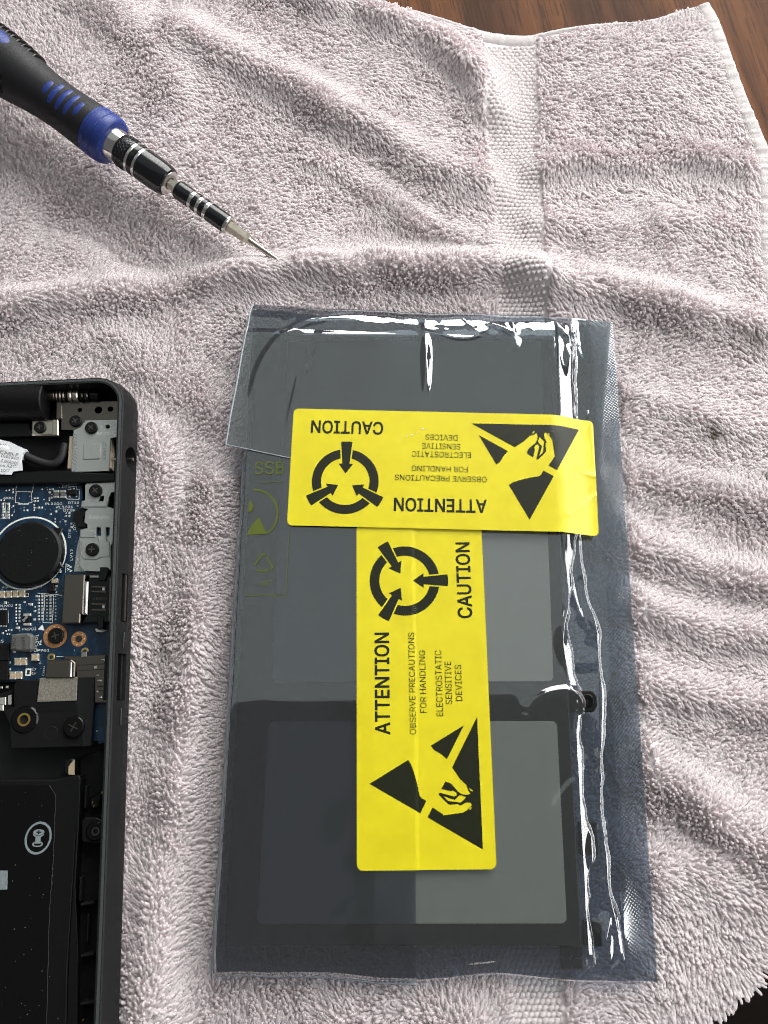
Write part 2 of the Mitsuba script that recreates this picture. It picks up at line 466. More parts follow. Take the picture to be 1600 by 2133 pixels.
def fingers(x, y, lean, length, rad, z_extra=0.0):
    """bent terry loops: four-sided tapering fingers with a round tip. lean (n,2) horizontal lean vector"""
    n = len(x)
    g = np.stack([_rx(np.stack([x, y], -1)), _ry(np.stack([x, y], -1))], -1)
    p = np.stack([x, y, th(x, y) + z_extra], -1)
    nr = np.stack([-g[:, 0], -g[:, 1], np.ones(n)], -1); nr /= np.linalg.norm(nr, axis=1, keepdims=True)
    lm = np.linalg.norm(lean, axis=1, keepdims=True) + 1e-9
    t = np.column_stack([lean / lm, np.zeros(n)]); t -= nr * (t * nr).sum(1, keepdims=True); t /= np.linalg.norm(t, axis=1, keepdims=True)
    k = np.clip(lm[:, 0], .15, 1.25)[:, None]
    sdv = np.cross(nr, t)
    curl = rng.normal(0, .16, (n, 1))
    st = [(0.0, .80), (.42, 1.0), (.78, 1.10), (.96, .84)]
    cs = []
    for s, _ in st + [(1.04, 0)]:
        up = s * (1 - .42 * k * s); al = k * s ** 1.35 * .92
        cs.append(p + length[:, None] * (nr * up * np.sqrt(np.maximum(1 - .55 * k * k * .6, .25)) + t * al + sdv * curl * s * s))
    V = []
    for q, (s, rr) in enumerate(st):
        d = cs[q + 1] - cs[max(q - 1, 0)]; d /= np.linalg.norm(d, axis=1, keepdims=True)
        b = sdv - d * (sdv * d).sum(1, keepdims=True); b /= np.linalg.norm(b, axis=1, keepdims=True)
        c = np.cross(d, b)
        for w in range(4):
            an = w * np.pi / 2 + np.pi / 4
            V.append(cs[q] + (rad * rr)[:, None] * (b * math.cos(an) * 1.12 + c * math.sin(an)))
    V.append(cs[4])
    V = np.stack(V, 1)
    F = []
    for q in range(3):
        for w in range(4):
            a0, a1 = q * 4 + w, q * 4 + (w + 1) % 4
            F += [[a0, a1, a1 + 4], [a0, a1 + 4, a0 + 4]]
    for w in range(4):
        F.append([12 + w, 12 + (w + 1) % 4, 16])
    F = np.array(F)
    return V.reshape(-1, 3), (np.arange(n)[:, None, None] * 17 + F[None]).reshape(-1, 3)


LOOP_STEP = 0.92
bx, by = np.meshgrid(np.arange(-178, 172, LOOP_STEP), np.arange(-178, 226, LOOP_STEP * .92), indexing='ij')
bx = bx + (np.arange(bx.shape[1]) % 2)[None] * LOOP_STEP / 2
lx = (bx + rng.uniform(-.42, .42, bx.shape)).ravel(); ly = (by + rng.uniform(-.42, .42, by.shape)).ravel()
fl, fr = at(-60, 0, 6)[0], None
# keep what the picture and a step beside it could show
px_lim = np.abs(lx) < (152 + (ly - 210) * (46 / 356) + 15)
m = px_lim & (poly_sdf(lx, ly, TOWEL) < -.9) & (poly_sdf(lx, ly, BATT) > -5) & (poly_sdf(lx, ly, lap_rect) > -4)
u = band_u(lx, ly)
m &= ((u < -.035) | (u > 1.03))
lx, ly = lx[m], ly[m]
u = band_u(lx, ly)
e_right = seg_dist(lx, ly, RIGHT_EDGE)[0]
HEM_W = 7.4
m = ~((e_right < HEM_W) & (ly > at(1600, 900)[1]))
e_top = seg_dist(lx, ly, TOP_EDGE)[0]
m &= e_top > 2.3
lx, ly = lx[m], ly[m]
ang = 2 * np.pi * 1.6 * fb(lx, ly, 46, 31, 2) + .6
amp = .95 + .9 * fb(lx, ly, 20, 33)
lean = np.stack([np.cos(ang), np.sin(ang)], -1) * amp[:, None]
jit = 2 * np.pi * fb(lx, ly, 4.5, 37, 2)
lean += .30 * np.stack([np.cos(jit * 3), np.sin(jit * 3)], -1)
lean += -1.5 * np.stack([_rx(np.stack([lx, ly], -1)), _ry(np.stack([lx, ly], -1))], -1)
lean += rng.normal(0, .15, lean.shape)
length = rng.normal(2.4, .26, len(lx)).clip(1.6, 3.1)
sb = poly_sdf(lx, ly, BAG)
length = np.where(sb < 1.0, length * .8, length)
lean = np.where((sb < 1.0)[:, None], lean * 1.2, lean)
rad = rng.normal(.405, .04, len(lx)).clip(.31, .52)
print('loops', len(lx))
lv, lf = fingers(lx, ly, lean, length, rad, -.30)
tone = rng.normal(0, .035, len(lx)) + .10 * fb(lx, ly, 30, 41)
stain = np.zeros(len(lx))
for (sx, sy, sr, sa) in [(1482, 892, 2.4, .6), (1463, 945, .8, .5), (1310, 835, 2.0, .25), (1600, 1000, 2, .3), (1570, 700, 2.5, .3), (330, 1350, 4, .22), (380, 1060, 2.5, .22), (1370, 1060, 4, .12), (180, 590, 4, .12), (1290, 2096, .5, .8)]:
    c = at(sx, sy)
    stain = np.maximum(stain, 1.5 * sa * np.exp(-((lx - c[0]) ** 2 + (ly - c[1]) ** 2) / sr ** 2) * rng.uniform(.3, 1.2, len(lx)))
col = np.array([.870, .820, .826])[None] * (1 + tone)[:, None] * (1 - np.clip(stain, 0, .95)[:, None] * np.array([.88, .92, .97]))
put('towel__loop_pile', (lv, lf), 'm_terry', True, kind='stuff', color=np.repeat(col, 17, 0))

# woven band: staggered raised knots
ky = np.arange(-163, at(1060, 73)[1] - 2.2, 1.62)
kv, kf, kc = [], [], 0
ico = trimesh.creation.icosphere(1)
for r, yy in enumerate(ky):
    us = (np.arange(10) + .5 + .5 * (r % 2)) / 10.0
    xl = np.interp(yy, BAND_L[::-1, 1], BAND_L[::-1, 0]); xr = np.interp(yy, BAND_R[::-1, 1], BAND_R[::-1, 0])
    for uu in us[us < .99]:
        x0, y0 = xl + uu * (xr - xl) + rng.normal(0, .08), yy + rng.normal(0, .08)
        if -40 < x0 < 60 and poly_sdf(np.array([x0]), np.array([y0]), BATT)[0] < -3:
            continue
        v = ico.vertices * np.array([1.12, .80, .62]) * rng.uniform(.88, 1.12)
        c, s = math.cos(.62), math.sin(.62)
        v = np.column_stack([v[:, 0] * c - v[:, 1] * s, v[:, 0] * s + v[:, 1] * c, v[:, 2]]) + [x0, y0, th(np.array([x0]), np.array([y0]))[0] + .12]
        kv.append(v); kf.append(ico.faces + kc); kc += len(v)
put('towel__woven_band', (np.vstack(kv), np.vstack(kf)), 'm_band', True, 'flat woven knotted band crossing the towel', kind='stuff')

# right hem: a turned, ribbed strip with a stitch line; top hem: a narrow rolled edge
hl = RIGHT_EDGE[RIGHT_EDGE[:, 1] > at(1600, 900)[1]]
tn = np.gradient(hl, axis=0); tn /= np.linalg.norm(tn, axis=1, keepdims=True)
inn = np.stack([tn[:, 1], -tn[:, 0]], -1)
for _ in range(20):
    inn[1:-1] = (inn[:-2] + inn[1:-1] + inn[2:]) / 3
inn /= np.linalg.norm(inn, axis=1, keepdims=True)
hl = resample(hl, .5); inn = np.stack([np.interp(np.linspace(0, 1, len(hl)), np.linspace(0, 1, len(inn)), inn[:, k]) for k in range(2)], 1)
inn /= np.linalg.norm(inn, axis=1, keepdims=True)
sarc = np.arange(len(hl)) * .5
prof = np.array([(.25, -1.2), (-.1, -.4), (0, .55), (.5, 1.15), (1.4, 1.5), (2.6, 1.6), (3.8, 1.55), (4.8, 1.5), (5.6, 1.1), (6.0, .75), (6.4, 1.15), (7.0, 1.2), (7.6, .3)])
HV = []
for (o, z) in prof:
    q = hl + inn * o
    rib = .06 * np.sin(2 * np.pi * sarc / 4.4 + 7 * fb(sarc, sarc * 0, 9, 53)) + .7 * fb(sarc, np.zeros_like(sarc) + .10 * o, 2.6, 51, 2) + .3 * fb(sarc, np.zeros_like(sarc), .8, 52, 1)
    HV.append(np.column_stack([q, np.maximum(th(q[:, 0], q[:, 1]) * .55, .6) + .6 + z + (rib * 1.9 if 0 < o < 5.7 else 0)]))
HV = np.stack(HV, 0)
put('towel__hem', (HV.reshape(-1, 3), grid_faces(len(prof), len(hl))), 'm_hem', True, 'ribbed stitched hem along the towel edge')
q = hl + inn * 6.0
ss = np.arange(len(q))
st = np.column_stack([q + inn * (.12 * np.sin(ss * 1.3))[:, None], np.maximum(th(q[:, 0], q[:, 1]) * .55, .6) + 1.65 + .22 * np.sin(ss * 1.1)])
put('towel__stitching', pipe(st, .2, 6), 'm_hem', True)
te = TOP_EDGE[TOP_EDGE[:, 0] > -60]
hv = []
tn = np.gradient(te, axis=0); tn /= np.linalg.norm(tn, axis=1, keepdims=True); inn2 = np.stack([tn[:, 1], -tn[:, 0]], -1)
te = resample(te, .4); inn2 = np.stack([np.interp(np.linspace(0, 1, len(te)), np.linspace(0, 1, len(inn2)), inn2[:, k]) for k in range(2)], 1)
s2 = np.arange(len(te)) * .4
ub = band_u(te[:, 0], te[:, 1])
wide = 1.15 + 1.6 * sstep(-.15, .05, ub) * sstep(1.05, .95, ub)
prof2 = [(-.15, -1.0), (-.15, .5), (.25, 1.3), (.9, 1.75), (1.5, 1.6), (2.0, 1.0), (2.3, 0)]
for o, z in prof2:
    q = te + inn2 * (o * wide)[:, None]
    hv.append(np.column_stack([q, np.maximum(th(q[:, 0], q[:, 1]), .9) * .6 + z + .5 * fb(s2, s2 * 0 + o * .3, 1.6, 61, 2) * (z > .4)]))
hv = np.stack(hv, 0)
put('towel__hem', (hv.reshape(-1, 3), grid_faces(len(prof2), len(te))), 'm_hem', True, 'narrow woven edge along the top of the towel')

# ------------------------------------------------------------------ battery pack inside the bag
tag('battery_pack', 'flat black battery pack with two grey panels inside the clear grey bag', 'battery')
put('battery_pack__body', slab(BATT, 7.3, 12.7, .5, 1.2), 'm_cell', 30)
put('battery_pack__panel', slab(pts([(600, 712), (1126, 708), (1153, 1419), (566, 1421)], 13), 12.7, 12.95, .08, 1.6), 'm_cell_print', 30, 'upper grey panel')
put('battery_pack__panel', slab(pts([(560, 1503), (1160, 1502), (1181, 1924), (536, 1925)], 13), 12.7, 12.95, .08, 1.6), 'm_cell_print', 30, 'lower grey panel')
ear = slab(pts([(1180, 1438), (1236, 1438), (1244, 1450), (1246, 1470), (1238, 1484), (1180, 1484)], 10), 7.4, 9.6, .3, 1.2)
put('battery_pack__screw_ear', ear, 'm_black', 30)
c = at(1224, 1460, 10)
put('battery_pack__screw_ear__screw_eye', disc(c, 9.6, 10.0, 2.0, .2, 24, .9), 'm_black_gloss', 30)
put('battery_pack__tab', slab(pts([(1205, 1712), (1243, 1712), (1248, 1782), (1208, 1782)], 9), 7.4, 9.0, .2, .6), 'm_black', 30)
put('battery_pack__tab', slab(pts([(1215, 1918), (1255, 1918), (1255, 1972), (1215, 1972)], 9), 7.4, 9.0, .2, .6), 'm_black', 30)
for (x, y) in [(1180, 1983), (1204, 1983), (1180, 2008), (1204, 2008)]:
    c = at(x, y, 9)
    put('battery_pack__foot', slab(np.array([[c[0] - 1.5, c[1] - 1.5], [c[0] + 1.5, c[1] - 1.5], [c[0] + 1.5, c[1] + 1.5], [c[0] - 1.5, c[1] + 1.5]]), 7.4, 8.6, .3, .8), 'm_black', 30)

# ------------------------------------------------------------------ shielding bag
L1 = pts([(1158, 650), (1160, 720), (1165, 900), (1170, 1100), (1176, 1180), (1184, 1258), (1172, 1310), (1170, 1350), (1186, 1432), (1200, 1446), (1214, 1466), (1198, 1500), (1201, 1600), (1207, 1700), (1212, 1800), (1220, 1920), (1228, 2025)], 13)
L2 = pts([(1196, 655), (1192, 720), (1190, 790), (1196, 860), (1203, 1000), (1203, 1105), (1218, 1235), (1240, 1295), (1247, 1380), (1254, 1450), (1251, 1520), (1249, 1690), (1262, 1790), (1264, 1840), (1285, 1935), (1296, 2020)], 10)
CREASES = [  # line, z of measuring, height, half width
    ([(885, 690), (888, 760), (884, 830), (878, 900)], 13, .75, 2.2),
    ([(880, 688), (960, 712), (1010, 700), (1035, 668)], 13, .9, 1.5),
    ([(1000, 672), (1060, 690), (1078, 725), (1060, 740)], 13, 1.2, 1.5),
    ([(1140, 655), (1165, 690), (1190, 720)], 12, 1.0, 1.4),
    ([(630, 745), (620, 800), (605, 860), (592, 930)], 13, .6, 1.2),
    ([(655, 690), (640, 760), (640, 800)], 13, -.5, 2.0),
    ([(530, 760), (560, 700), (620, 660), (690, 650), (780, 646)], 12, .5, 2.2),
    ([(1100, 1490), (1105, 1460), (1140, 1440), (1190, 1435), (1215, 1460)], 13, 1.5, 1.8),
    ([(1130, 1770), (1140, 1700), (1180, 1640), (1205, 1620)], 13, .45, 2.4),
    ([(1215, 1560), (1228, 1650), (1225, 1790)], 9, .4, 1.2),
    ([(1188, 1180), (1195, 1250), (1225, 1310)], 10, .9, 1.2),
    ([(1240, 2010), (1270, 1900), (1262, 1850)], 8, 1.1, 1.6),
    ([(1235, 2030), (1290, 2010), (1330, 1940)], 8, .9, 1.8),
    ([(560, 1960), (640, 1890), (760, 1850)], 13, .25, 4.0),
    ([(650, 1930), (720, 1870), (760, 1850), (730, 1910), (700, 1960)], 13, .25, 3.0),
    ([(590, 1650), (660, 1700), (740, 1650)], 13, .25, 6.0),
    ([(880, 2000), (960, 2005), (1100, 1998)], 10, .6, 2.0),
    ([(470, 2030), (560, 2010), (800, 2015)], 10, .4, 2.5),
]
_cr = [(smooth_line(pts(l, z), .8, 2), a, w) for l, z, a, w in CREASES]
L1s, L2s = smooth_line(L1, .8, 1), smooth_line(L2, .8, 1)


PUFFS = [(886, 762, .95, 1.25, 9.5), (1163, 1300, 1.0, 2.0, 7.0), (1186, 740, .9, 2.6, 9.0), (1180, 1120, .6, 1.8, 6.0), (1196, 1458, 1.0, 2.4, 2.6), (1262, 1960, 1.3, 2.2, 6.5), (1232, 1780, .6, 1.5, 5.0), (1255, 1735, .5, 1.2, 2.0)]
wr = np.random.default_rng(21)
for _ in range(20):
    t0 = wr.uniform(0, 1); x0, y0 = 1180 + 75 * t0 + wr.uniform(-10, 40), 700 + 1320 * t0
    a0, l0 = wr.normal(1.45, .45), wr.uniform(18, 60)
    _cr.append((smooth_line(pts([(x0, y0), (x0 + .5 * l0 * math.cos(a0) + wr.normal(0, 4), y0 + .5 * l0 * math.sin(a0)), (x0 + l0 * math.cos(a0), y0 + l0 * math.sin(a0))], 10), .8, 2), wr.uniform(.15, .45), wr.uniform(.8, 1.6)))
for _ in range(10):
    x0, y0 = wr.uniform(620, 1180), wr.uniform(655, 690)
    a0, l0 = wr.normal(.1, .5), wr.uniform(20, 60)
    _cr.append((smooth_line(pts([(x0, y0), (x0 + .5 * l0 * math.cos(a0), y0 + .5 * l0 * math.sin(a0) + wr.normal(0, 4)), (x0 + l0 * math.cos(a0), y0 + l0 * math.sin(a0))], 12), .8, 2), wr.uniform(.1, .35), wr.uniform(.8, 1.5)))


def crease_h(x, y):
    h = 0.0
    for line, a, w_ in _cr:
        d, t, _ = seg_dist(x, y, line)
        h = h + a * np.exp(-np.sqrt(d * d + (.2 * w_) ** 2) / (.6 * w_)) * np.sin(np.pi * np.clip(t, .04, .96)) ** .5
    return h


def film_h0(x, y):
    wx, wy = x + .6 * fb(x, y, 12, 71, 2), y + .6 * fb(x, y, 12, 72, 2)
    d1, t1, s1 = seg_dist(wx, wy, L1s, True)
    d2, t2, s2 = seg_dist(wx, wy, L2s, True)
    r1, r2 = d1 * s1, d2 * s2                         # + right: the lines run down the bag
    e = poly_sdf(x, y, BATT)
    top = 13.2 + .45 * fb(x, y, 26, 73, 2)
    q = np.clip((e - .3) / 9.6, 0, 1)
    h = top - (top - 9.3) * q * q * (3 - 2 * q)
    # right of the cells: a facet tilted towards the seam, then a step down into a slack channel
    wob1, wob2 = np.clip(.95 + 2.6 * fb(t1 * 200, t1 * 0, 13, 75), .12, 2), np.clip(.75 + 2.3 * fb(t2 * 200, t2 * 0, 12, 76), .1, 1.8)
    upper = sstep(at(1180, 1200, 13)[1], at(1180, 1060, 13)[1], y)
    sl = .466 + .10 * fb(x, y, 13, 78) - .05 * upper
    f1 = np.clip(2.1 * wob1 ** 1.5, .3, 3.6) + 5 * upper
    rp = np.maximum(r1, 0)
    facet = top + .35 - sl * np.minimum(rp, f1)
    chan = 9.2 + .8 * fb(x, y, 8, 74, 2)
    slope = chan + (facet - chan) * (1 - sstep(0, 1.0, rp - f1))
    f2 = np.clip(1.1 * wob2 ** 1.6, .1, 2.2)
    r2p = np.maximum(r2, 0)
    crest2 = np.minimum(slope, 10.0) + .75 * wob2 - sl * np.minimum(r2p, f2)
    crest2 = 7.65 + (crest2 - 7.65) * (1 - sstep(0, .9, r2p - f2))
    up2 = np.exp(-np.maximum(-r2, 0) / .5)
    slope = np.where(r2 > 0, crest2, slope + (np.minimum(slope, 10.0) + .75 * wob2 - slope) * up2)
    ends = sstep(BAG[3][1] + 1, BAG[3][1] + 7, y) * sstep(BAG[1][1] - 1, BAG[1][1] - 7, y)
    w = sstep(-.45, .1, r1) * ends
    h = h + (slope - h) * w
    for px_, py_, a, sx, sy in PUFFS:
        c = at(px_, py_, 11)
        h = h + a * np.exp(-((x - c[0]) / sx) ** 2 - ((y - c[1]) / sy) ** 2)
    h = h + crease_h(wx, wy)
    return h


_fx, _fy = np.arange(-62, 92, .3), np.arange(-146, 86, .3)
_FH = RectBivariateSpline(_fx, _fy, film_h0(*np.meshgrid(_fx, _fy, indexing='ij')))
def film_h(x, y): return _FH.ev(x, y)


def rf(x, y, seed=80):
    return .10 * fb(x, y, 9, seed, 2)


def quad_grid(c, nu, nv):
    """points (nu, nv, 2) of the quad TL TR BR BL; u runs TL to TR, v TL to BL"""
    c = np.asarray(c); uu, vv = np.meshgrid(np.linspace(0, 1, nu), np.linspace(0, 1, nv), indexing='ij')
    uu, vv = uu[..., None], vv[..., None]
    return (1 - uu) * (1 - vv) * c[0] + uu * (1 - vv) * c[1] + uu * vv * c[2] + (1 - uu) * vv * c[3]


def ripple(g):
    """the loose film's edges are not straight: the rim of the bag wanders by a millimetre"""
    x, y = g[..., 0], g[..., 1]
    yt = np.interp(x, [BAG[0][0], BAG[1][0]], [BAG[0][1], BAG[1][1]]); yb = np.interp(x, [BAG[3][0], BAG[2][0]], [BAG[3][1], BAG[2][1]])
    wt, wb = sstep(10, 0, np.abs(yt - y)), sstep(12, 0, np.abs(y - yb))
    xl = np.interp(y, [BAG[3][1], BAG[0][1]], [BAG[3][0], BAG[0][0]])
    wl = sstep(8, 0, np.abs(x - xl))
    lift = 1.5 * np.exp(-((x - at(1040, 2040, 8)[0]) / 14) ** 2)
    return np.stack([x + wl * 1.6 * fb(y, y * 0, 21, 105, 2), y + wt * 2.2 * fb(x, x * 0, 13, 106, 2) + wb * (2.0 * fb(x, x * 0, 16, 107, 2) + lift)], -1)


def sheet(base, corners, nu, nv, zfun, bsdf, label=None):
    g = quad_grid(corners, nu, nv)
    z = zfun(g[..., 0], g[..., 1])
    return put(base, (np.concatenate([ripple(g), z[..., None]], -1).reshape(-1, 3), grid_faces(nu, nv, True)), bsdf, True, label)


SEAL_T, SEAL_B = at(1219, 664, 8), at(1302, 2046, 8)
tag('shielding_bag', 'shiny translucent grey antistatic bag folded over a battery pack, on the towel', 'bag')
FRONT = [BAG[0], SEAL_T, SEAL_B, BAG[3]]


def edge_drop(x, y, h, lo, w=2.2):
    s = -poly_sdf(x, y, BAG)
    return lo + (h - lo) * sstep(-.2, w, s) if lo is not None else h


def front_z(x, y):
    return edge_drop(x, y, film_h(x, y) + rf(x, y), 8.5, 1.0)


sheet('shielding_bag__front_film', FRONT, 380, 640, front_z, 'm_film')
sheet('shielding_bag__back_film', BAG, 60, 90, lambda x, y: 6.75 + .12 * fb(x, y, 14, 81), 'm_film_back')


def seal_z(x, y):
    dots = np.sin(2 * np.pi * (x * .98 + y * .12) / 1.1) * np.sin(2 * np.pi * (y * .98 - x * .12) / 1.1)
    c = at(1290, 1935, 8)
    bump = 2.0 * np.exp(-((x - c[0]) / 3.6) ** 2 - ((y - c[1]) / 9.0) ** 2)
    return 7.45 + bump + .5 * fb(x, y, 22, 82, 2) + 0.085 * dots * (.25 + 1.5 * np.clip(fb(x, y, 7, 83) + .5, 0, 1)) * sstep(0, 3, x - np.interp(y, [SEAL_B[1], SEAL_T[1]], [SEAL_B[0], SEAL_T[0]]))


sheet('shielding_bag__seal', [SEAL_T, BAG[1], BAG[2], SEAL_B], 60, 820, lambda x, y: seal_z(x, y), 'm_film', 'embossed heat seal down the right edge')
FL = [at(527, 700, 13), at(862, 700, 14), at(866, 2047, 11), BAG[3]]


def flap_z(x, y):
    h = film_h(x, y) + .75 + .6 * fb(x, y, 30, 85, 2) + .42 * fb(x, y, 15, 86, 2) + 1.0 * fb(x, y, 17, 89, 2) * sstep(at(600, 1480, 13)[1], at(600, 1750, 13)[1], y)
    return edge_drop(x, y, h, 8.8, 1.6)


FLI = [at(784, 700, 14), at(866, 2047, 11)]
sheet('shielding_bag__side_flap', [FL[0], at(779, 700, 14), at(781, 2045, 11), FL[3]], 170, 420, flap_z, 'm_film_flap', 'left side folded over the front')


def flap_seal_z(x, y):
    dots = np.sin(2 * np.pi * x / 1.25) * np.sin(2 * np.pi * y / 1.25)
    return flap_z(x, y) + .11 * dots * (.6 + fb(x, y, 6, 88))


sheet('shielding_bag__side_flap__seal', [at(779, 700, 14), FL[1], FL[2], at(781, 2045, 11)], 70, 900, flap_seal_z, 'm_film_seal', 'embossed heat seal at the edge of the side flap')
TOPF = [at(529, 640, 9), at(1273, 668, 9), at(1246, 1090, 13), at(470, 927, 14)]


ARC = smooth_line(pts([(522, 880), (532, 800), (560, 735), (610, 685), (670, 664), (770, 656)], 13), .8, 2)


def topflap_z(x, y):
    ytop = np.interp(x, [BAG[0][0], BAG[1][0]], [BAG[0][1], BAG[1][1]])
    h = film_h(np.maximum(x, at(575, 800, 13)[0]), np.minimum(y, ytop - 11.5)) + np.where(y > ytop - 11.5, crease_h(x, y), 0) * sstep(-11.5, -9.5, y - ytop)
    h = 8.6 + np.maximum(h - 7.8, 0) * np.sin(np.pi / 2 * np.clip((ytop - y) / 8.5, 0, 1)) ** .9 + .3
    d, t, _ = seg_dist(x, y, ARC)
    h = h + .85 * np.exp(-(d / 2.0) ** 2) * np.sin(np.pi * np.clip(t, .02, .98)) ** .6
    return h + .35 * fb(x, y, 26, 91, 2) + rf(x, y, 92)


sheet('shielding_bag__top_flap', TOPF, 360, 220, topflap_z, 'm_film_double', 'top folded down over the front')


def edge_line(base, a, b, zf, r, bsdf='m_film_edge', n=90, off=0.0):
    q = np.asarray(a) + np.linspace(0, 1, n)[:, None] * (np.asarray(b) - np.asarray(a))
    put(base, pipe(np.column_stack([ripple(q), zf(q[:, 0], q[:, 1]) + off]), r, 6), bsdf, True)


edge_line('shielding_bag__fold', at(508, 955, 8), BAG[3], lambda x, y: 8.5 + 0 * x, .6)
edge_line('shielding_bag__fold', TOPF[0], TOPF[3], topflap_z, .30)
edge_line('shielding_bag__fold', TOPF[3], TOPF[3] + .3 * (TOPF[2] - TOPF[3]), topflap_z, .2)
edge_line('shielding_bag__fold', BAG[3], at(866, 2046, 9), lambda x, y: 8.5 + 0 * x, .25)

# faint printing on the left of the bag
print_parts = []


def on_flap(v2, f, dz=.32):
    v2, f = refine(v2, f, 1.0)
    return np.column_stack([v2, flap_z(v2[:, 0], v2[:, 1]) + dz]), f


def strip(line, w):
    g = LineString(line).buffer(w / 2, cap_style=2)
    return tri2d(Polygon(g.exterior) if g.geom_type == 'Polygon' and not g.interiors else g)


PZ = 12.5
print_parts.append(on_flap(*text_flat('SSB', at(532, 992, PZ), at(594, 990, PZ), 4.2)))
print_parts.append(on_flap(*strip(resample(pts([(540, 1009), (592, 1007)], PZ), 1.5), .2)))
print_parts.append(on_flap(*strip(resample(pts([(598, 1240), (604, 1110)], PZ), 1.5), .18)))
print_parts.append(on_flap(*strip(resample(pts([(512, 1243), (598, 1241)], PZ), 1.5), .22)))
cc, rr_ = at(527, 1074, PZ), (at(580, 1074, PZ)[0] - at(527, 1074, PZ)[0])
an = np.radians(np.linspace(88, -50, 30))
print_parts.append(on_flap(*strip(cc + rr_ * np.stack([np.cos(an), np.sin(an)], -1), .65)))
print_parts.append(on_flap(*tri2d(Polygon(pts([(541, 1080), (559, 1115), (516, 1117), (524, 1100)], PZ)))))
print_parts.append(on_flap(*tri2d(Polygon(pts([(522, 1043), (531, 1058), (526, 1068), (518, 1070)], PZ)))))
for seg in ([(532, 1180), (549, 1156), (555, 1158)], [(557, 1162), (570, 1184), (566, 1190)], [(561, 1191), (536, 1191)]):
    print_parts.append(on_flap(*strip(pts(seg, PZ), .55)))
print_parts.append(on_flap(*text_flat('ANT', at(541, 1223, PZ), at(569, 1222, PZ), 1.7)))
put('shielding_bag__printing', cat_mesh(print_parts), 'm_olive', False, 'faint olive printing SSB with recycling triangle')


# ------------------------------------------------------------------ the two yellow stickers
def frame(o, u):
    o, u = np.asarray(o, float), np.asarray(u, float)
    u = (u - o) / np.linalg.norm(u - o)
    return o, u, np.array([-u[1], u[0]])


SL, SW = 99.6, 39.0
FV = frame(at(1034, 1810, 14), at(1003, 1105, 14.2))           # local x runs up the photo, y to the left
FH = frame(at(1240, 871, 13.2), at(612, 851, 15.4))            # upside down: local x runs left, y down


def loc(px, z=14.2):
    p = pts(px, z) - FV[0]
    return np.stack([p @ FV[1], p @ FV[2]], -1)


v3 = lambda l: [(730 + x / 5, 1450 + y / 5) for x, y in l]
Z_ = loc(v3([(1318, 218), (1378, 1595), (805, 1262), (855, 1158), (970, 1235), (920, 1022), (945, 968), (990, 890), (1060, 740)]))
tri_big = Polygon(Z_)
for fg in ([(1055, 735), (985, 888), (1040, 905), (1080, 945), (1120, 995), (1165, 1022), (1215, 1027), (1252, 1012), (1225, 980), (1208, 925), (1140, 860)],
           [(930, 962), (1050, 990), (1065, 980), (1105, 1005), (1108, 1030), (1080, 1045), (920, 1003)],
           [(965, 1040), (1085, 1080), (1130, 1035), (1150, 1030), (1205, 1052), (1150, 1108), (1015, 1090)],
           [(965, 1240), (910, 1022), (920, 1026), (1020, 1125), (1040, 1130), (1120, 1122), (1140, 1140), (1205, 1107), (1250, 1108), (1265, 1135), (1235, 1160), (1215, 1185), (1170, 1212)],
           [(1228, 950), (1275, 980), (1275, 995), (1250, 985)], [(1235, 1185), (1238, 1160), (1265, 1150), (1250, 1180)]):
    tri_big = tri_big.difference(Polygon(loc(v3(fg))).buffer(0))
hand = [g for g in (tri_big.geoms if hasattr(tri_big, 'geoms') else [tri_big]) if g.area > .05]
hand += [Polygon(loc(v3([(1180, 305), (838, 515), (870, 560), (940, 600), (1005, 655)]))),
         Polygon(loc(v3([(600, 665), (200, 912), (728, 1218), (790, 1090), (740, 1062), (720, 1035), (700, 930), (660, 790), (630, 710)])))]
cc = loc([(843, 1210)])[0]
k = 1 / 6.55
ring = Point(*cc).buffer(70 * k, quad_segs=24).difference(Point(*cc).buffer(51 * k, quad_segs=24))
arrows = []
for a_ in (-90, 30, 150):
    d = np.array([math.cos(math.radians(a_)), math.sin(math.radians(a_))]); n2 = np.array([-d[1], d[0]])
    A = lambda r, w: cc + d * r * k + n2 * w * k
    ar = Polygon([A(86, 12), A(38, 7.5), A(38, 15), A(17, 0), A(38, -15), A(38, -7.5), A(86, -12)])
    outer = Polygon([A(86, 12), A(87, 6), A(87, -6), A(86, -12), A(60, 0)])
    arrows.append(ar.union(outer.convex_hull))
    ring = ring.difference(Polygon([A(95, 16), A(38, 10.5), A(38, -10.5), A(95, -16)]))
symbol = list(ring.geoms) + arrows


def print_geo(polys):
    return cat_mesh([flat(*tri2d(g), 0.0) for g in polys])


TEXTS = [('ATTENTION', (812, 1530), (812, 1318), 27, True), ('OBSERVE PRECAUTIONS', (867, 1530), (867, 1318), 12, False), ('FOR HANDLING', (888.5, 1485), (888.5, 1355), 12, False),
         ('ELECTROSTATIC', (923, 1492), (923, 1355), 12.5, False), ('SENSITIVE', (942, 1467), (942, 1378), 12.5, False), ('DEVICES', (963, 1460), (963, 1385), 12.5, False), ('CAUTION', (983, 1288), (983, 1130), 27, True)]


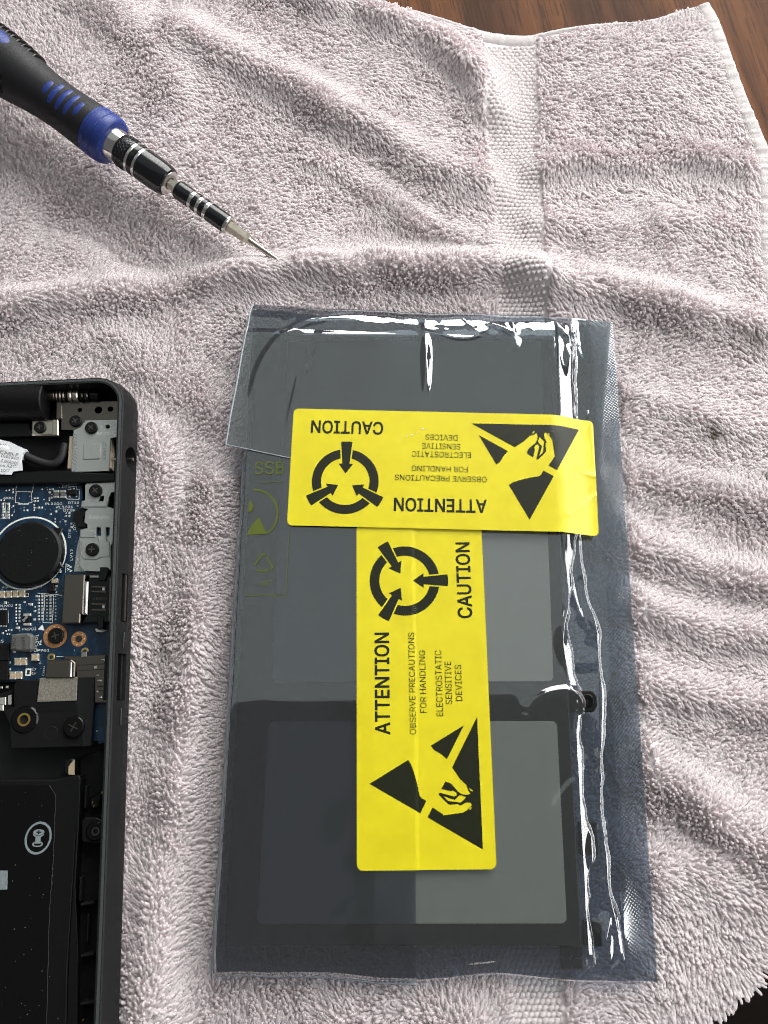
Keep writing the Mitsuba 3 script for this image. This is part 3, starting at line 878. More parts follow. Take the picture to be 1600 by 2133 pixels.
def sticker(key, fr, zf, label, shrink=1.0):
    o, u, w = fr
    u = u * shrink
    tag(key, label, 'sticker', 'yellow caution stickers on the bag')
    W = lambda q: o + q[:, :1] * u + q[:, 1:] * w
    nx, ny = 200, 80
    base = Polygon([(0, 0), (SL, 0), (SL, SW), (0, SW)]).buffer(-1.7).buffer(1.7, quad_segs=6)
    # a grid clipped to the rounded outline: pull the border points in
    xs, ys = np.linspace(0, SL, nx), np.linspace(0, SW, ny)
    X, Y = np.meshgrid(xs, ys, indexing='ij')
    R = 1.7
    cx, cy = np.clip(X, R, SL - R), np.clip(Y, R, SW - R)
    dx, dy = X - cx, Y - cy
    mxy = np.maximum(np.abs(dx), np.abs(dy)); l = np.hypot(dx, dy) + 1e-9
    sc = np.where((np.abs(dx) > 0) & (np.abs(dy) > 0), mxy / l, 1)
    q = np.stack([(cx + dx * sc).ravel(), (cy + dy * sc).ravel()], -1)
    p = W(q)
    put(key + '__label_sheet', (np.column_stack([p, zf(p[:, 0], p[:, 1])]), grid_faces(nx, ny)), 'm_yellow', True)
    P3 = lambda m: (lambda p2: np.column_stack([p2, zf(p2[:, 0], p2[:, 1]) + .15]))(W(m))
    for nm, geo in (('hand_symbol', print_geo(hand)), ('ring_symbol', print_geo(symbol))):
        v, f = refine(geo[0][:, :2], geo[1])
        put(f'{key}__{nm}', (P3(v), f), 'm_sticker_ink', False)
    for text, a, b, hpx, bold in TEXTS:
        pa, pb = loc([a])[0], loc([b])[0]
        pb[1] = pa[1]
        v, f = text_flat(text, pa, pb, hpx / 6.55, bold)
        v, f = refine(v, f, 1.0)
        put(f'{key}__lettering', (P3(v), f), 'm_sticker_ink', False, 'lettering ' + text)


def sv_z(x, y):
    return np.maximum(film_h(x, y), 11.5) * .0 + 14.5 + .4 * fb(x, y, 24, 95, 2) + .10 * fb(x, y, 7, 96) + .22 * sstep(.5, -.5, x - at(866, 1500, 14)[0] + (y - at(866, 1500, 14)[1]) * .004)


def sh_z(x, y):
    x0, x1 = at(1148, 980, 13)[0], at(1240, 980, 11)[0]
    t = np.clip((x - x0) / (x1 - x0), 0, 1.1)
    flat_z = 15.35 + .4 * fb(x, y, 28, 97, 2) + .10 * fb(x, y, 7, 98)
    c0, c1 = at(1195, 978, 13), at(1250, 992, 12)
    d = seg_dist(x, y, np.array([c0, c1]))[0]
    c2, c3 = at(1185, 1075, 13), at(1244, 1030, 12)
    d2 = seg_dist(x, y, np.array([c2, c3]))[0]
    crump = (.5 * fb(x, y, 9, 99, 3) + .35 * np.exp(-d / .5) + .35 * np.exp(-d2 / .7)) * sstep(0, .4, t)
    return flat_z - 4.6 * t * t * (3 - 2 * np.minimum(t, 1)) + crump


sticker('caution_sticker', FV, sv_z, 'yellow caution sticker running lengthwise down the bag, its lettering turned sideways')
sticker('caution_sticker_001', FH, sh_z, 'yellow caution sticker lying crosswise on the bag, lettering upside down, right end crumpled', np.linalg.norm(at(1240, 871, 13.2) - at(612, 851, 15.4)) / SL)
fv = []
for (x, y, w, h) in [(880, 893, 9, 3), (858, 906, 5, 3), (848, 909, 6, 2), (868, 901, 4, 2), (838, 914, 3, 1.5)]:
    c = at(x, y, 15.5)
    an = np.arange(7) * 2 * np.pi / 7
    r_ = rng.uniform(.6, 1.1, 7)
    v2 = c + np.stack([np.cos(an) * w * r_, np.sin(an) * h * r_ + np.cos(an) * w * r_ * .35], -1) / 12
    fv.append((np.column_stack([v2, sh_z(v2[:, 0], v2[:, 1]) + .16]), np.array([[0, i, i + 1] for i in range(1, 6)])))
put('caution_sticker_001__scuff', cat_mesh(fv), 'm_flake', False, 'white scuff in the print')

# ------------------------------------------------------------------ screwdriver
tag('screwdriver', 'black and blue precision screwdriver with an interchangeable bit, its tip behind a towel fold', 'screwdriver')
pa, pb = at(585, 547, 9), at(222, 288, 17.5)
TIP = np.array([*pa, 9.0]); BK = np.array([*pb, 17.5])
ax = (BK - TIP); LEN = np.linalg.norm(ax); ax /= LEN
s_a = np.cross(ax, [0, 0, 1]); s_a /= np.linalg.norm(s_a); s_b = np.cross(s_a, ax)   # s_b points up
SC = LEN / 1040.0                                                  # mm per unit measured along the tool
AX = (TIP, s_a, s_b, ax)


def turned(base, prof, bsdf, n=40, smooth=40, label=None, parent='screwdriver'):
    prof = [(r * .95, s * SC) for r, s in prof]
    return put(f'{parent}__{base}', lathe(prof, n=n, axis=AX), bsdf, smooth, label)


turned('bit', [(0, -25), (.35, -24), (.85, 15), (1.0, 30), (1.0, 178), (1.3, 190)], 'm_steel', 24)
turned('hex_shank', [(0, 186), (1.5, 186), (2.15, 205), (2.25, 306)], 'm_nickel', 6, False)
turned('bit_holder', [(0, 306), (2.6, 306), (3.35, 309), (3.5, 318), (3.5, 418), (3.25, 422), (3.25, 438), (3.5, 442), (3.5, 462), (3.25, 466), (3.25, 482), (3.5, 486), (3.5, 506), (3.25, 510), (3.25, 526), (3.5, 530), (3.5, 600), (3.1, 612), (0, 612)], 'm_anod', 40, 25)
for s in (430, 474, 518):
    turned('bit_holder__groove', [(3.27, s - 9), (3.34, s - 8), (3.34, s + 8), (3.27, s + 9)], 'm_chrome', 40, 25)
turned('bit_holder__rim', [(2.3, 304.5), (3.2, 304.5), (3.45, 308), (3.55, 316), (3.45, 318)], 'm_chrome', 40, 25)
turned('hex_neck', [(2.1, 600), (2.1, 690)], 'm_steel', 6, False)
turned('chuck', [(2.8, 662), (4.6, 662), (5.2, 668), (5.7, 690), (5.95, 730), (6.0, 815), (5.7, 820), (5.7, 834), (6.0, 840), (6.0, 858), (5.7, 864), (5.7, 878), (6.0, 884), (6.05, 930), (5.8, 946), (0, 946)], 'm_anod', 44, 25)
turned('chuck__rim', [(2.3, 690), (2.3, 660), (3.9, 658), (4.5, 660), (4.7, 664)], 'm_chrome', 40, 25)
for s in (827, 871):
    turned('chuck__groove', [(5.72, s - 7), (5.85, s - 5), (5.85, s + 5), (5.72, s + 7)], 'm_chrome', 44, 25)
kn = []
for i in range(26):                                            # knurl
    for sgn in (1, -1):
        a_ = np.linspace(0, .5 * sgn, 6) + i * 2 * np.pi / 26
        s_ = np.linspace(886, 932, 6) * SC
        P = TIP + ax * s_[:, None] + (s_a * np.cos(a_)[:, None] + s_b * np.sin(a_)[:, None]) * 5.76
        kn.append(pipe(P, .13, 4))
put('screwdriver__chuck__knurling', cat_mesh(kn), 'm_anod', True, kind='stuff')
turned('ferrule', [(0, 944), (5.3, 944), (5.7, 952), (5.9, 975), (6.3, 1000), (6.3, 1012)], 'm_chrome', 44, 40)
turned('collar', [(4.5, 996), (7.6, 997), (8.6, 1004), (9.1, 1020), (9.2, 1042), (8.9, 1046), (9.2, 1050), (9.25, 1078), (8.95, 1082), (9.2, 1086), (9.1, 1108), (8.4, 1114)], 'm_blue', 48, 40)
HP = [(8.0, 1100), (8.9, 1112), (9.0, 1130), (8.7, 1200), (8.45, 1290), (8.6, 1380), (9.3, 1480), (10.4, 1570), (11.2, 1680), (11.3, 1800), (10.8, 2000), (10.5, 2200), (9.5, 2290), (0, 2310)]
hs = np.array(HP)
hp = [(np.interp(s, hs[:, 1], hs[:, 0]), s) for s in np.r_[hs[0, 1], np.linspace(1112, 2280, 60), hs[-1, 1]]]
turned('handle', [(r if i < len(hp) - 1 else 0, s) for i, (r, s) in enumerate(hp)], 'm_rubber', 56, 40)


def patch(base, s_mid, a_mid, half_s, half_a, bsdf, lift=.16, pw=2.0, n=14):
    """a rounded inlay lying on the handle"""
    th_ = np.linspace(0, 2 * np.pi, 28, endpoint=False)
    rows = []
    for rr in np.linspace(0, 1, 6):
        sx = np.sign(np.cos(th_)) * np.abs(np.cos(th_)) ** (2 / pw) * half_s * rr; aa = np.sign(np.sin(th_)) * np.abs(np.sin(th_)) ** (2 / pw) * half_a * rr
        s_ = s_mid + sx; R = np.interp(s_, hs[:, 1], hs[:, 0]) * .95 + lift * (1 - rr ** 4) - .03
        a_ = a_mid + aa
        rows.append(TIP + ax * (s_ * SC)[:, None] + (s_a * np.cos(a_)[:, None] + s_b * np.sin(a_)[:, None]) * R[:, None])
    v = np.vstack(rows); m_ = len(th_)
    i, j = np.meshgrid(np.arange(5), np.arange(m_), indexing='ij')
    f = np.stack([i * m_ + j, i * m_ + (j + 1) % m_, (i + 1) * m_ + (j + 1) % m_, (i + 1) * m_ + j], -1).reshape(-1, 4)
    return put(f'screwdriver__handle__{base}', (v, f), bsdf, True)


A0 = math.pi / 2 + .05
for i, s in enumerate((1165, 1212, 1259, 1306, 1348)):
    patch('blue_inlay', s, A0, 15, (.36, .62, .66, .6, .36)[i], 'm_blue', .22, 2.6)
patch('blue_inlay', 1690, A0 - .42, 72, .30, 'm_blue', .25)
for i in range(9):
    patch('grip_rib', 1520 + i * 34, A0 - 1.25, 11, .5, 'm_black_gloss', .9, 3)
for i in range(4):
    patch('grip_rib', 1560 + i * 40, A0 + 1.05, 12, .42, 'm_black_gloss', .8, 3)

# ------------------------------------------------------------------ laptop
tag('laptop', 'opened dark grey laptop with its blue circuit board showing, at the left', 'laptop')
RIM, PCBZ, FLOORZ = 19.0, 12.6, 8.6
outline = ring_clean(rounded(lap_rect, 8.5))
cs = m3.CrossSection([outline])
thin = lambda off, z: cs.offset(off, m3.JoinType.Round, 2.0, 24).extrude(.02).translate([0, 0, z])
body = m3.Manifold.batch_hull([thin(-3.5, 4.2), thin(1.0, 6.2), thin(1.9, 9.2), thin(1.7, 13.5), thin(.35, RIM - .35), thin(0, RIM - .02)])
cav = cs.offset(-1.5, m3.JoinType.Round, 2.0, 24).extrude(30).translate([0, 0, FLOORZ])
body = body - cav


def wall_box(px_list, zmid, hz, depth=9):
    """a hole through the right wall between two heights of the photo"""
    p = pts(px_list, zmid)
    c = (p[0] + p[-1]) / 2; L = abs(np.dot(p[0] - p[-1], lap_dir))
    bxm = m3.Manifold.cube([depth, L, hz], True)
    an = math.degrees(math.atan2(lap_dir[1], lap_dir[0])) - 90
    return bxm.rotate([0, 0, an]).translate([float(c[0]), float(c[1]), zmid])


JACK = at(265, 955, 14)
body = body - m3.Manifold.cylinder(9, 3.9, 3.9, 32, True).rotate([0, 90, math.degrees(math.atan2(lap_x[1], lap_x[0]))]).translate([float(JACK[0]), float(JACK[1]), 13.0])
body = body - wall_box([(256, 1196), (252, 1296)], 14.5, 3.6, 6) - wall_box([(248, 1362), (243, 1460)], 14.6, 4.6, 6) - wall_box([(258, 1050), (256, 1110)], 13.0, 1.6, 3)
put('laptop__case', body, 'm_shell', 25)
rim_poly = Polygon(outline).buffer(-.2).difference(Polygon(outline).buffer(-.95))
put('laptop__case__rim', plate(rim_poly, RIM - .3, RIM + .14), 'm_rim', False)
# ports inside the wall holes
for i, (nm, pl, zm, hz, mt) in enumerate([('port', [(256, 1198), (252, 1294)], 14.3, 2.6, 'm_darkmetal'), ('port', [(248, 1364), (243, 1458)], 14.4, 3.4, 'm_black')]):
    put('laptop__case__' + nm, wall_box(pl, zm, hz * .45, 5.0).translate([-1.5, 0, -.4]), mt, False)
put('laptop__case__power_jack', m3.Manifold.cylinder(7, .6, .6, 16, True).rotate([0, 90, 0]).translate([float(JACK[0]) - 1.8, float(JACK[1]), 13.0]), 'm_steel', 40)
for (y0, y1, x) in [(1140, 1170, 253), (1318, 1350, 252), (1475, 1510, 246)]:
    a_, b_ = at(x, y0, 15), at(x - 1.5, y1, 15)
    q = np.array([a_, b_])
    put('laptop__case__port_mark', pipe(np.column_stack([q + lap_x * .95, [15.0, 15.0]]), .16, 6), 'm_rim', True)


def part(name, px, z0, z1, mat, bevel=.15, r=0.0, smooth=30, label=None, zz=None):
    return put('laptop__' + name, slab(pts(px, z1 if zz is None else zz), z0, z1, bevel, r), mat, smooth, label)


def screw(name, c_px, z, r_mm, zb_=None, mat='m_black'):
    c = at(*c_px, z)
    key = put('laptop__' + name, disc(c, (zb_ or z - 1.0), z, r_mm, .25, 26), mat, 30)
    an = rng.uniform(0, 1.5)
    v = []
    for d in (0, math.pi / 2):
        e1 = np.array([math.cos(an + d), math.sin(an + d)]); e2 = np.array([-e1[1], e1[0]])
        q = [c + e1 * r_mm * .5 + e2 * .16, c - e1 * r_mm * .5 + e2 * .16, c - e1 * r_mm * .5 - e2 * .16, c + e1 * r_mm * .5 - e2 * .16]
        v.append(flat(np.array(q), np.array([[0, 1, 2], [0, 2, 3]]), z + .11))
    put('laptop__' + name + '__cross_slot', cat_mesh(v), 'm_darkmetal')


def text3(base, s, p0, p1, hpx, z, mat='m_white_print', bold=False):
    v, f = text_flat(s, at(*p0, z), at(*p1, z), hpx / 6.9, bold)
    put('laptop__' + base, flat(v, f, z), mat, False)


# circuit board
pcb_px = [(-260, 1008), (171, 1008), (172, 1060), (246, 1062), (236, 1300), (224, 1545), (205, 1550), (196, 1480), (60, 1420), (-260, 1420)]
part('circuit_board', pcb_px, PCBZ - 1.0, PCBZ, 'm_pcb', .05)
part('circuit_board__ground_pad', zb([(830, -120), (1150, -120), (1150, 170), (1040, 170), (1030, 250), (770, 252), (800, 0)]), PCBZ, PCBZ + .12, 'm_silver', .04)
# hinge bay
part('bay_floor', [(-200, 800), (246, 800), (243, 1006), (-200, 1006)], FLOORZ, FLOORZ + 1.0, 'm_black_matte')
part('bay_rail', za([(-1000, 1110), (130, 1115), (600, 1090), (900, 1120), (1200, 1130), (1200, 1215), (850, 1230), (-1000, 1255)]), FLOORZ, 15.0, 'm_black_gloss', .4)
part('bay_rail', za([(-1000, 600), (300, 600), (320, 735), (-1000, 770)]), FLOORZ, 12.5, 'm_black', .4)
# hinge barrel: a horizontal cylinder along the back edge
hy0, hy1 = at(60, 790, 15)[1], at(60, 866, 15)[1]
hr = (hy0 - hy1) / 2 * .98; hz = 13.6
hc = (hy0 + hy1) / 2 - 1.0


def barrel(name, x0, x1, r, mat, yy=None, zz=None, sm=35):
    X0, X1 = at(x0, 826, hz)[0], at(x1, 826, hz)[0]
    y_ = hc if yy is None else yy
    ch = min(.35, r * .2)
    prof = [(0, X0), (r - ch, X0), (r, X0 + ch), (r, X1 - ch), (r - ch, X1), (0, X1)]
    return put('laptop__' + name, lathe(prof, n=36, axis=(np.array([0, y_, zz or hz]), np.array([0, 1.0, 0]), np.array([0, 0, 1.0]), np.array([1.0, 0, 0]))), mat, sm)


barrel('hinge_cover', -260, 102, hr, 'm_black')
by_ = at(150, 824, 14)[1]
barrel('hinge', 98, 118, 1.9, 'm_darkmetal', by_)
for x0, x1, r, mt in [(118, 124, 2.1, 'm_darkmetal'), (125, 131, 2.2, 'm_darkmetal'), (132, 138, 2.1, 'm_darkmetal'), (139, 143, 2.0, 'm_black')]:
    barrel('hinge__washer', x0, x1, r, mt, by_)
for x0, x1, r, mt in [(144, 153, 2.25, 'm_nickel'), (154.5, 166, 2.3, 'm_nickel'), (169, 177, 2.2, 'm_black_gloss'), (178, 187, 2.1, 'm_anod'), (189, 208, 1.9, 'm_black_gloss')]:
    barrel('hinge__ring', x0, x1, r, mt, by_)
# hinge bracket with holes
hb = Polygon(pts(za([(650, 392), (1215, 378), (1240, 390), (1238, 640), (900, 640), (800, 680), (640, 675), (640, 560)]), 13.2)).buffer(-.3).buffer(.3)
for (x, y, r) in [(832, 470, .75), (1025, 470, 1.25), (1150, 460, .95)]:
    hb = hb.difference(Point(*at(x / 5, 760 + y / 5, 13.2)).buffer(r, quad_segs=8))
put('laptop__hinge_bracket', plate(hb, 12.2, 13.2), 'm_darkmetal', False)
part('hinge_bracket__arm', za([(585, 265), (640, 265), (650, 560), (580, 570)]), 11.5, 13.4, 'm_darkmetal', .3)
screw('hinge_screw', (156, 876), 14.0, 1.95)
# small clip
part('cable_clip', za([(325, 570), (560, 565), (605, 570), (605, 733), (320, 733)]), 11.0, 13.2, 'm_nickel', .5, .4)
part('cable_clip__fold', za([(548, 567), (600, 569), (600, 731), (545, 731)]), 13.2, 13.5, 'm_nickel', .25)
screw('clip_screw', (82, 889), 14.0, 1.95)
# antenna / jack connector plate
part('connector', za([(722, 742), (1165, 742), (1158, 1078), (698, 1082)]), 10.5, 13.2, 'm_tan_strip', .2)
cp = Polygon(pts(za([(768, 680), (840, 650), (895, 578), (1220, 572), (1214, 750), (1150, 762), (1130, 1104), (745, 1114), (765, 860)]), 14.0))
cp = cp.difference(Point(*at(1122 / 5, 760 + 642 / 5, 14)).buffer(.75))
put('laptop__connector__cover_plate', plate(cp, 13.2, 14.0), 'm_silver', False)
emb = pts(za([(868, 822), (1052, 815), (1046, 982), (862, 988)]), 14.2)
put('laptop__connector__embossed_square', slab(emb, 14.0, 14.35, .3, .5), 'm_silver', 30)
screw('connector_screw', (189, 890), 14.9, 2.0)
text3('connector__lettering', 'EQ5F1000C00', za([(760, 722)])[0], za([(757, 1102)])[0], 8.0, 14.12, 'm_grey_print')
text3('connector__lettering', 'M2X3', za([(1016, 730)])[0], za([(1188, 720)])[0], 6.5, 14.12, 'm_white_print')
text3('connector__lettering', '7', za([(1040, 665)])[0], za([(1072, 662)])[0], 5, 14.12, 'm_white_print')
text3('connector__lettering', '/DIAKS', za([(1075, 800)])[0], za([(1070, 990)])[0], 6.5, 14.12, 'm_grey_print')
# cable with its white wrap
cpath = smooth_line(np.column_stack([pts(za([(120, 900), (250, 935), (330, 980), (430, 1015), (530, 1038), (600, 1010), (640, 950), (655, 880), (665, 815)]), 12.5), [13.2, 13.0, 12.6, 12.2, 12, 12, 11.8, 11.6, 11.2]]), .6, 3)
put('laptop__cable', pipe(cpath, 1.35, 12), 'm_rubber', True)
wl = np.column_stack([pts(za([(-700, 900), (-300, 870), (0, 890), (130, 900), (262, 935)]), 13.5), [13.6, 13.6, 13.6, 13.5, 13.2]])
put('laptop__cable__wrap', pipe(smooth_line(wl, .8, 3), np.interp(np.linspace(0, 1, len(smooth_line(wl, .8, 3))), [0, .8, 1], [2.6, 2.6, 1.75]), 16), 'm_white_wrap', True, 'white printed cable wrap')
part('cable__tag', za([(-600, 800), (0, 778), (100, 800), (200, 850), (285, 885), (235, 922), (226, 1000), (234, 1100), (135, 1110), (118, 1146), (0, 1140), (-600, 1100)]), 15.6, 15.8, 'm_white_wrap', .05, zz=15.8)
for s, a_, b_, hh in [('A60', (-12, 845), (62, 858), 6.4), ('M CABLE', (-75, 915), (188, 948), 6.4), ('100Z800', (5, 955), (190, 990), 6.6), ('1.0(A00)', (5, 1010), (180, 1042), 6.6), ('nn SZC', (0, 1058), (160, 1072), 6.6), ('10/7', (5, 1112), (95, 1116), 6.6)]:
    text3('cable__lettering', s, za([a_])[0], za([b_])[0], hh * .95, 15.93, 'm_ink')
# port bracket
pbk = Polygon(pts(za([(888, 1250), (940, 1210), (1060, 1205), (1100, 1215), (1198, 1218), (1196, 1320), (1150, 1330), (1140, 1400), (1130, 1480), (1190, 1500), (1185, 1820), (1150, 1890), (1150, 2130), (1050, 2150), (880, 2145), (830, 2090), (835, 1720), (910, 1700), (910, 1660), (880, 1640), (890, 1530), (920, 1500), (840, 1485), (855, 1420), (885, 1410)]), 14.2))
for hole in ([(1045, 1370), (1085, 1360), (1075, 1470), (1015, 1480), (1020, 1440)], [(1135, 1370), (1165, 1370), (1160, 1475), (1115, 1480)], [(1005, 1690), (1050, 1690), (1055, 1840), (1020, 1850), (1000, 1760)], [(1100, 1690), (1145, 1690), (1140, 1800), (1150, 1880), (1110, 1880), (1100, 1780)]):
    pbk = pbk.difference(Polygon(pts(za(hole), 14.2)).buffer(0).buffer(-.08).buffer(.08))
put('laptop__port_bracket', plate(pbk, 13.0, 14.2), 'm_silver', False, 'silver bracket over the port')
part('port_bracket__crease', za([(850, 1418), (1110, 1418), (1115, 1482), (838, 1482)]), 14.2, 14.55, 'm_silver', .3)
part('port_bracket__crease', za([(835, 1722), (1000, 1722), (1000, 1800), (830, 1800)]), 14.2, 14.5, 'm_silver', .3)
part('port_bracket__crease', zb([(845, -60), (1140, -60), (1140, 100), (1050, 105), (1000, 130), (870, 125), (835, 80)]), 14.2, 14.5, 'm_silver', .3)
text3('port_bracket__lettering', 'IEGBBEMK1Q', za([(918, 1600)])[0], za([(1140, 1598)])[0], 6, 14.35, 'm_white_print')
screw('bracket_screw', (198, 1021), 15.2, 2.05)
screw('bracket_screw', (191, 1144), 15.4, 2.05)
# coin cell in its ring
CC = at(60, 1152, PCBZ)
put('laptop__circuit_board__silk_ring', disc(CC, PCBZ, PCBZ + .13, 11.75, .02, 64, 11.25), 'm_white_print', False)
CT = at(58, 1152, 16)
put('laptop__coin_cell', disc(CT, PCBZ, 16.0, 10.1, .7, 64), 'm_black', 30, 'round coin cell in a black sleeve')
part('coin_cell__sleeve_tab', za([(560, 1690), (655, 1700), (610, 1800), (600, 1990), (640, 2080), (660, 2110), (560, 2130), (520, 1900)]), 14.4, 15.0, 'm_black_gloss', .25)
# connectors at the wall
part('display_port', zb([(668, 280), (885, 282), (880, 350), (865, 700), (835, 700), (830, 790), (640, 795)]), PCBZ, 16.2, 'm_darkmetal', .3)
part('display_port__bright_edge', zb([(876, 350), (920, 352), (905, 698), (868, 698)]), 15.2, 16.0, 'm_chrome', .4)
part('display_port__shell', zb([(920, 280), (1150, 290), (1140, 780), (850, 790), (905, 690)]), PCBZ, 15.0, 'm_black_gloss', .3)
for y in (400, 450, 580, 640):
    part('display_port__spring', zb([(950, y), (1110, y + 4), (1108, y + 24), (948, y + 20)]), 15.0, 15.35, 'm_darkmetal', .15)
for y in (415, 600):
    part('display_port__spring', zb([(1060, y), (1095, y), (1095, y + 36), (1060, y + 36)]), 15.0, 15.5, 'm_chrome', .15)
text3('display_port__lettering', 'LNCO', zb([(975, 545)])[0], zb([(1110, 545)])[0], 4.5, 15.13, 'm_darkmetal')
part('display_port__clip', zb([(1040, 205), (1115, 205), (1140, 240), (1100, 350), (1030, 350)]), PCBZ, 15.6, 'm_black_gloss', .3)
part('display_port__clip', zb([(1010, 700), (1090, 720), (1075, 855), (1010, 855)]), PCBZ, 15.2, 'm_black_gloss', .3)
part('display_port__clip', zb([(930, 290), (1030, 290), (1030, 318), (930, 318)]), 15.0, 15.6, 'm_steel', .2)
part('circuit_board__solder_pad', zb([(990, 850), (1105, 820), (1108, 870), (1060, 885), (1000, 880)]), PCBZ, PCBZ + .15, 'm_solder', .05)
ring_c = at(575 / 5, 1140 + 925 / 5, PCBZ)
put('laptop__circuit_board__copper_ring', disc(ring_c, PCBZ, PCBZ + .14, 3.6, .03, 40, 2.1), 'm_copper', 30)
dots = []
for a_ in np.arange(12) * math.pi / 6 + .2:
    dots.append(trimesh.creation.icosphere(1, .22).apply_translation([ring_c[0] + 2.75 * math.cos(a_), ring_c[1] + 2.75 * math.sin(a_), PCBZ + .16]))
screw('board_screw', (115, 1324), PCBZ + 1.4, 2.4)
ring2 = at(822 / 5, 1140 + 955 / 5, PCBZ)
put('laptop__circuit_board__copper_ring', disc(ring2, PCBZ, PCBZ + .14, 2.3, .03, 36, 1.05), 'm_copper', 30)
put('laptop__circuit_board__hole', disc(ring2, PCBZ - .4, PCBZ + .06, 1.05, .02, 20), 'm_ink', False)
for a_ in np.arange(7) * 2 * math.pi / 7:
    dots.append(trimesh.creation.icosphere(1, .24).apply_translation([ring2[0] + 1.7 * math.cos(a_), ring2[1] + 1.7 * math.sin(a_), PCBZ + .16]))
put('laptop__circuit_board__solder_dot', cat_mesh(dots), 'm_solder', True, kind='stuff')
part('card_slot', zb([(670, 1130), (830, 1132), (1132, 1112), (1112, 1620), (985, 1620), (985, 1360), (800, 1360), (780, 1180), (670, 1170)]), PCBZ, 14.6, 'm_darkmetal', .2)
part('card_slot__shell', zb([(485, 1172), (740, 1168), (782, 1200), (775, 1362), (470, 1362)]), PCBZ, 15.6, 'm_darkmetal', .3, .6)
part('card_slot__bright_edge', zb([(722, 1190), (748, 1200), (742, 1352), (720, 1352)]), 15.5, 15.8, 'm_chrome', .2)
for y in (1222, 1278):
    part('card_slot__groove', zb([(808, y), (1095, y - 14), (1095, y - 4), (808, y + 12)]), 14.6, 14.75, 'm_ink', .02)
for x, y, w, h in [(1048, 1162, 40, 14), (975, 1232, 36, 34), (1008, 1380, 46, 16), (1000, 1325, 28, 14), (1010, 1440, 70, 14), (1020, 1485, 60, 14), (1000, 1495, 20, 18), (1025, 1555, 30, 14)]:
    part('card_slot__spring', zb([(x, y), (x + w, y), (x + w, y + h), (x, y + h)]), 14.6, 15.0, 'm_chrome' if w < 50 else 'm_ink', .12)
for (x, y) in [(885, 1085), (535, 1145)]:
    c = at(x / 5, 1140 + y / 5, PCBZ)
    put('laptop__circuit_board__solder_pad', disc(c, PCBZ, PCBZ + .18, 1.15, .05, 20, .6), 'm_gold', 30)
part('card_slot__leg', zb([(850, 1085), (905, 1085), (900, 1140), (835, 1150)]), PCBZ, 15.0, 'm_steel', .2)
# small parts on the board
part('circuit_board__inductor', zb([(108, 905), (290, 892), (335, 925), (330, 1070), (260, 1085), (100, 1075)]), PCBZ, 15.2, 'm_inductor', .5, .6)
text3('circuit_board__lettering', '1R0', zb([(165, 1070)])[0], zb([(160, 945)])[0], 9, 15.32, 'm_ink')
text3('circuit_board__lettering', 'XEW8', zb([(265, 1060)])[0], zb([(255, 930)])[0], 7, 15.32, 'm_ink')


def chip_cap(cx, cy, w, h, mat='m_tan'):
    """a tiny ceramic block with metal ends; centre and size in photo pixels"""
    part('circuit_board__capacitor', [(cx - w / 2, cy - h / 2), (cx + w / 2, cy - h / 2), (cx + w / 2, cy + h / 2), (cx - w / 2, cy + h / 2)], PCBZ, PCBZ + 1.0, mat, .12)
    ends = []
    for q in (-1, 1):
        yy = cy + q * h * .44
        ends.append(slab(pts([(cx - w * .54, yy - h * .12), (cx + w * .54, yy - h * .12), (cx + w * .54, yy + h * .12), (cx - w * .54, yy + h * .12)], PCBZ + 1), PCBZ, PCBZ + 1.05, .1))
    put('laptop__circuit_board__capacitor_end', cat_mesh(ends), 'm_solder', 30)


for x, y, w, h in [(20, 490, 60, 66), (92, 488, 56, 66), (158, 485, 56, 66), (225, 482, 58, 66), (180, 1190, 62, 70), (242, 1188, 60, 70), (360, 1145, 72, 66), (130, 1335, 62, 72), (193, 1332, 58, 72), (565, 350, 60, 40)]:
    chip_cap(x / 5, 1140 + y / 5, w / 5, h / 5)
for x, y, w, h in [(583, 1345, 52, 70), (653, 1345, 52, 70)]:
    chip_cap(x / 5, 760 + y / 5, w / 5, h / 5, 'm_inductor')
part('circuit_board__resistor', zb([(245, 690), (318, 685), (305, 815), (232, 815)]), PCBZ, PCBZ + .8, 'm_black', .1)
part('circuit_board__resistor', za([(695, 1300), (800, 1302), (798, 1352), (695, 1350)]), PCBZ, PCBZ + 1.0, 'm_black', .15)
for y in ((690, 715), (790, 815)):
    part('circuit_board__resistor_end', zb([(243, y[0]), (318, y[0] - 3), (315, y[1]), (240, y[1])]), PCBZ, PCBZ + .95, 'm_solder', .1)
text3('circuit_board__lettering', '010', zb([(252, 775)])[0], zb([(290, 722)])[0], 5, PCBZ + .93)
part('circuit_board__chip', zb([(-300, 655), (78, 655), (72, 810), (-300, 812)]), PCBZ, PCBZ + .9, 'm_black', .15)
part('circuit_board__chip', zb([(-300, 1010), (88, 1000), (90, 1180), (-300, 1180)]), PCBZ, PCBZ + 1.1, 'm_black_matte', .15)
part('circuit_board__chip', zb([(-300, 1195), (88, 1190), (82, 1385), (-300, 1390)]), PCBZ, PCBZ + 1.1, 'm_black_matte', .15)
part('circuit_board__chip', za([(770, 1530), (835, 1500), (900, 1510), (905, 1560), (860, 1590), (860, 1640), (905, 1660), (890, 1690), (820, 1690), (760, 1620)]), PCBZ, PCBZ + 1.0, 'm_black', .15)
part('circuit_board__chip', zb([(490, 400), (560, 380), (565, 460), (490, 470)]), PCBZ, PCBZ + .9, 'm_black', .15)
part('circuit_board__socket', zb([(-40, 1540), (125, 1480), (128, 1680), (60, 1700), (-60, 1715)]), PCBZ - .5, PCBZ + .6, 'm_black_matte', .15)
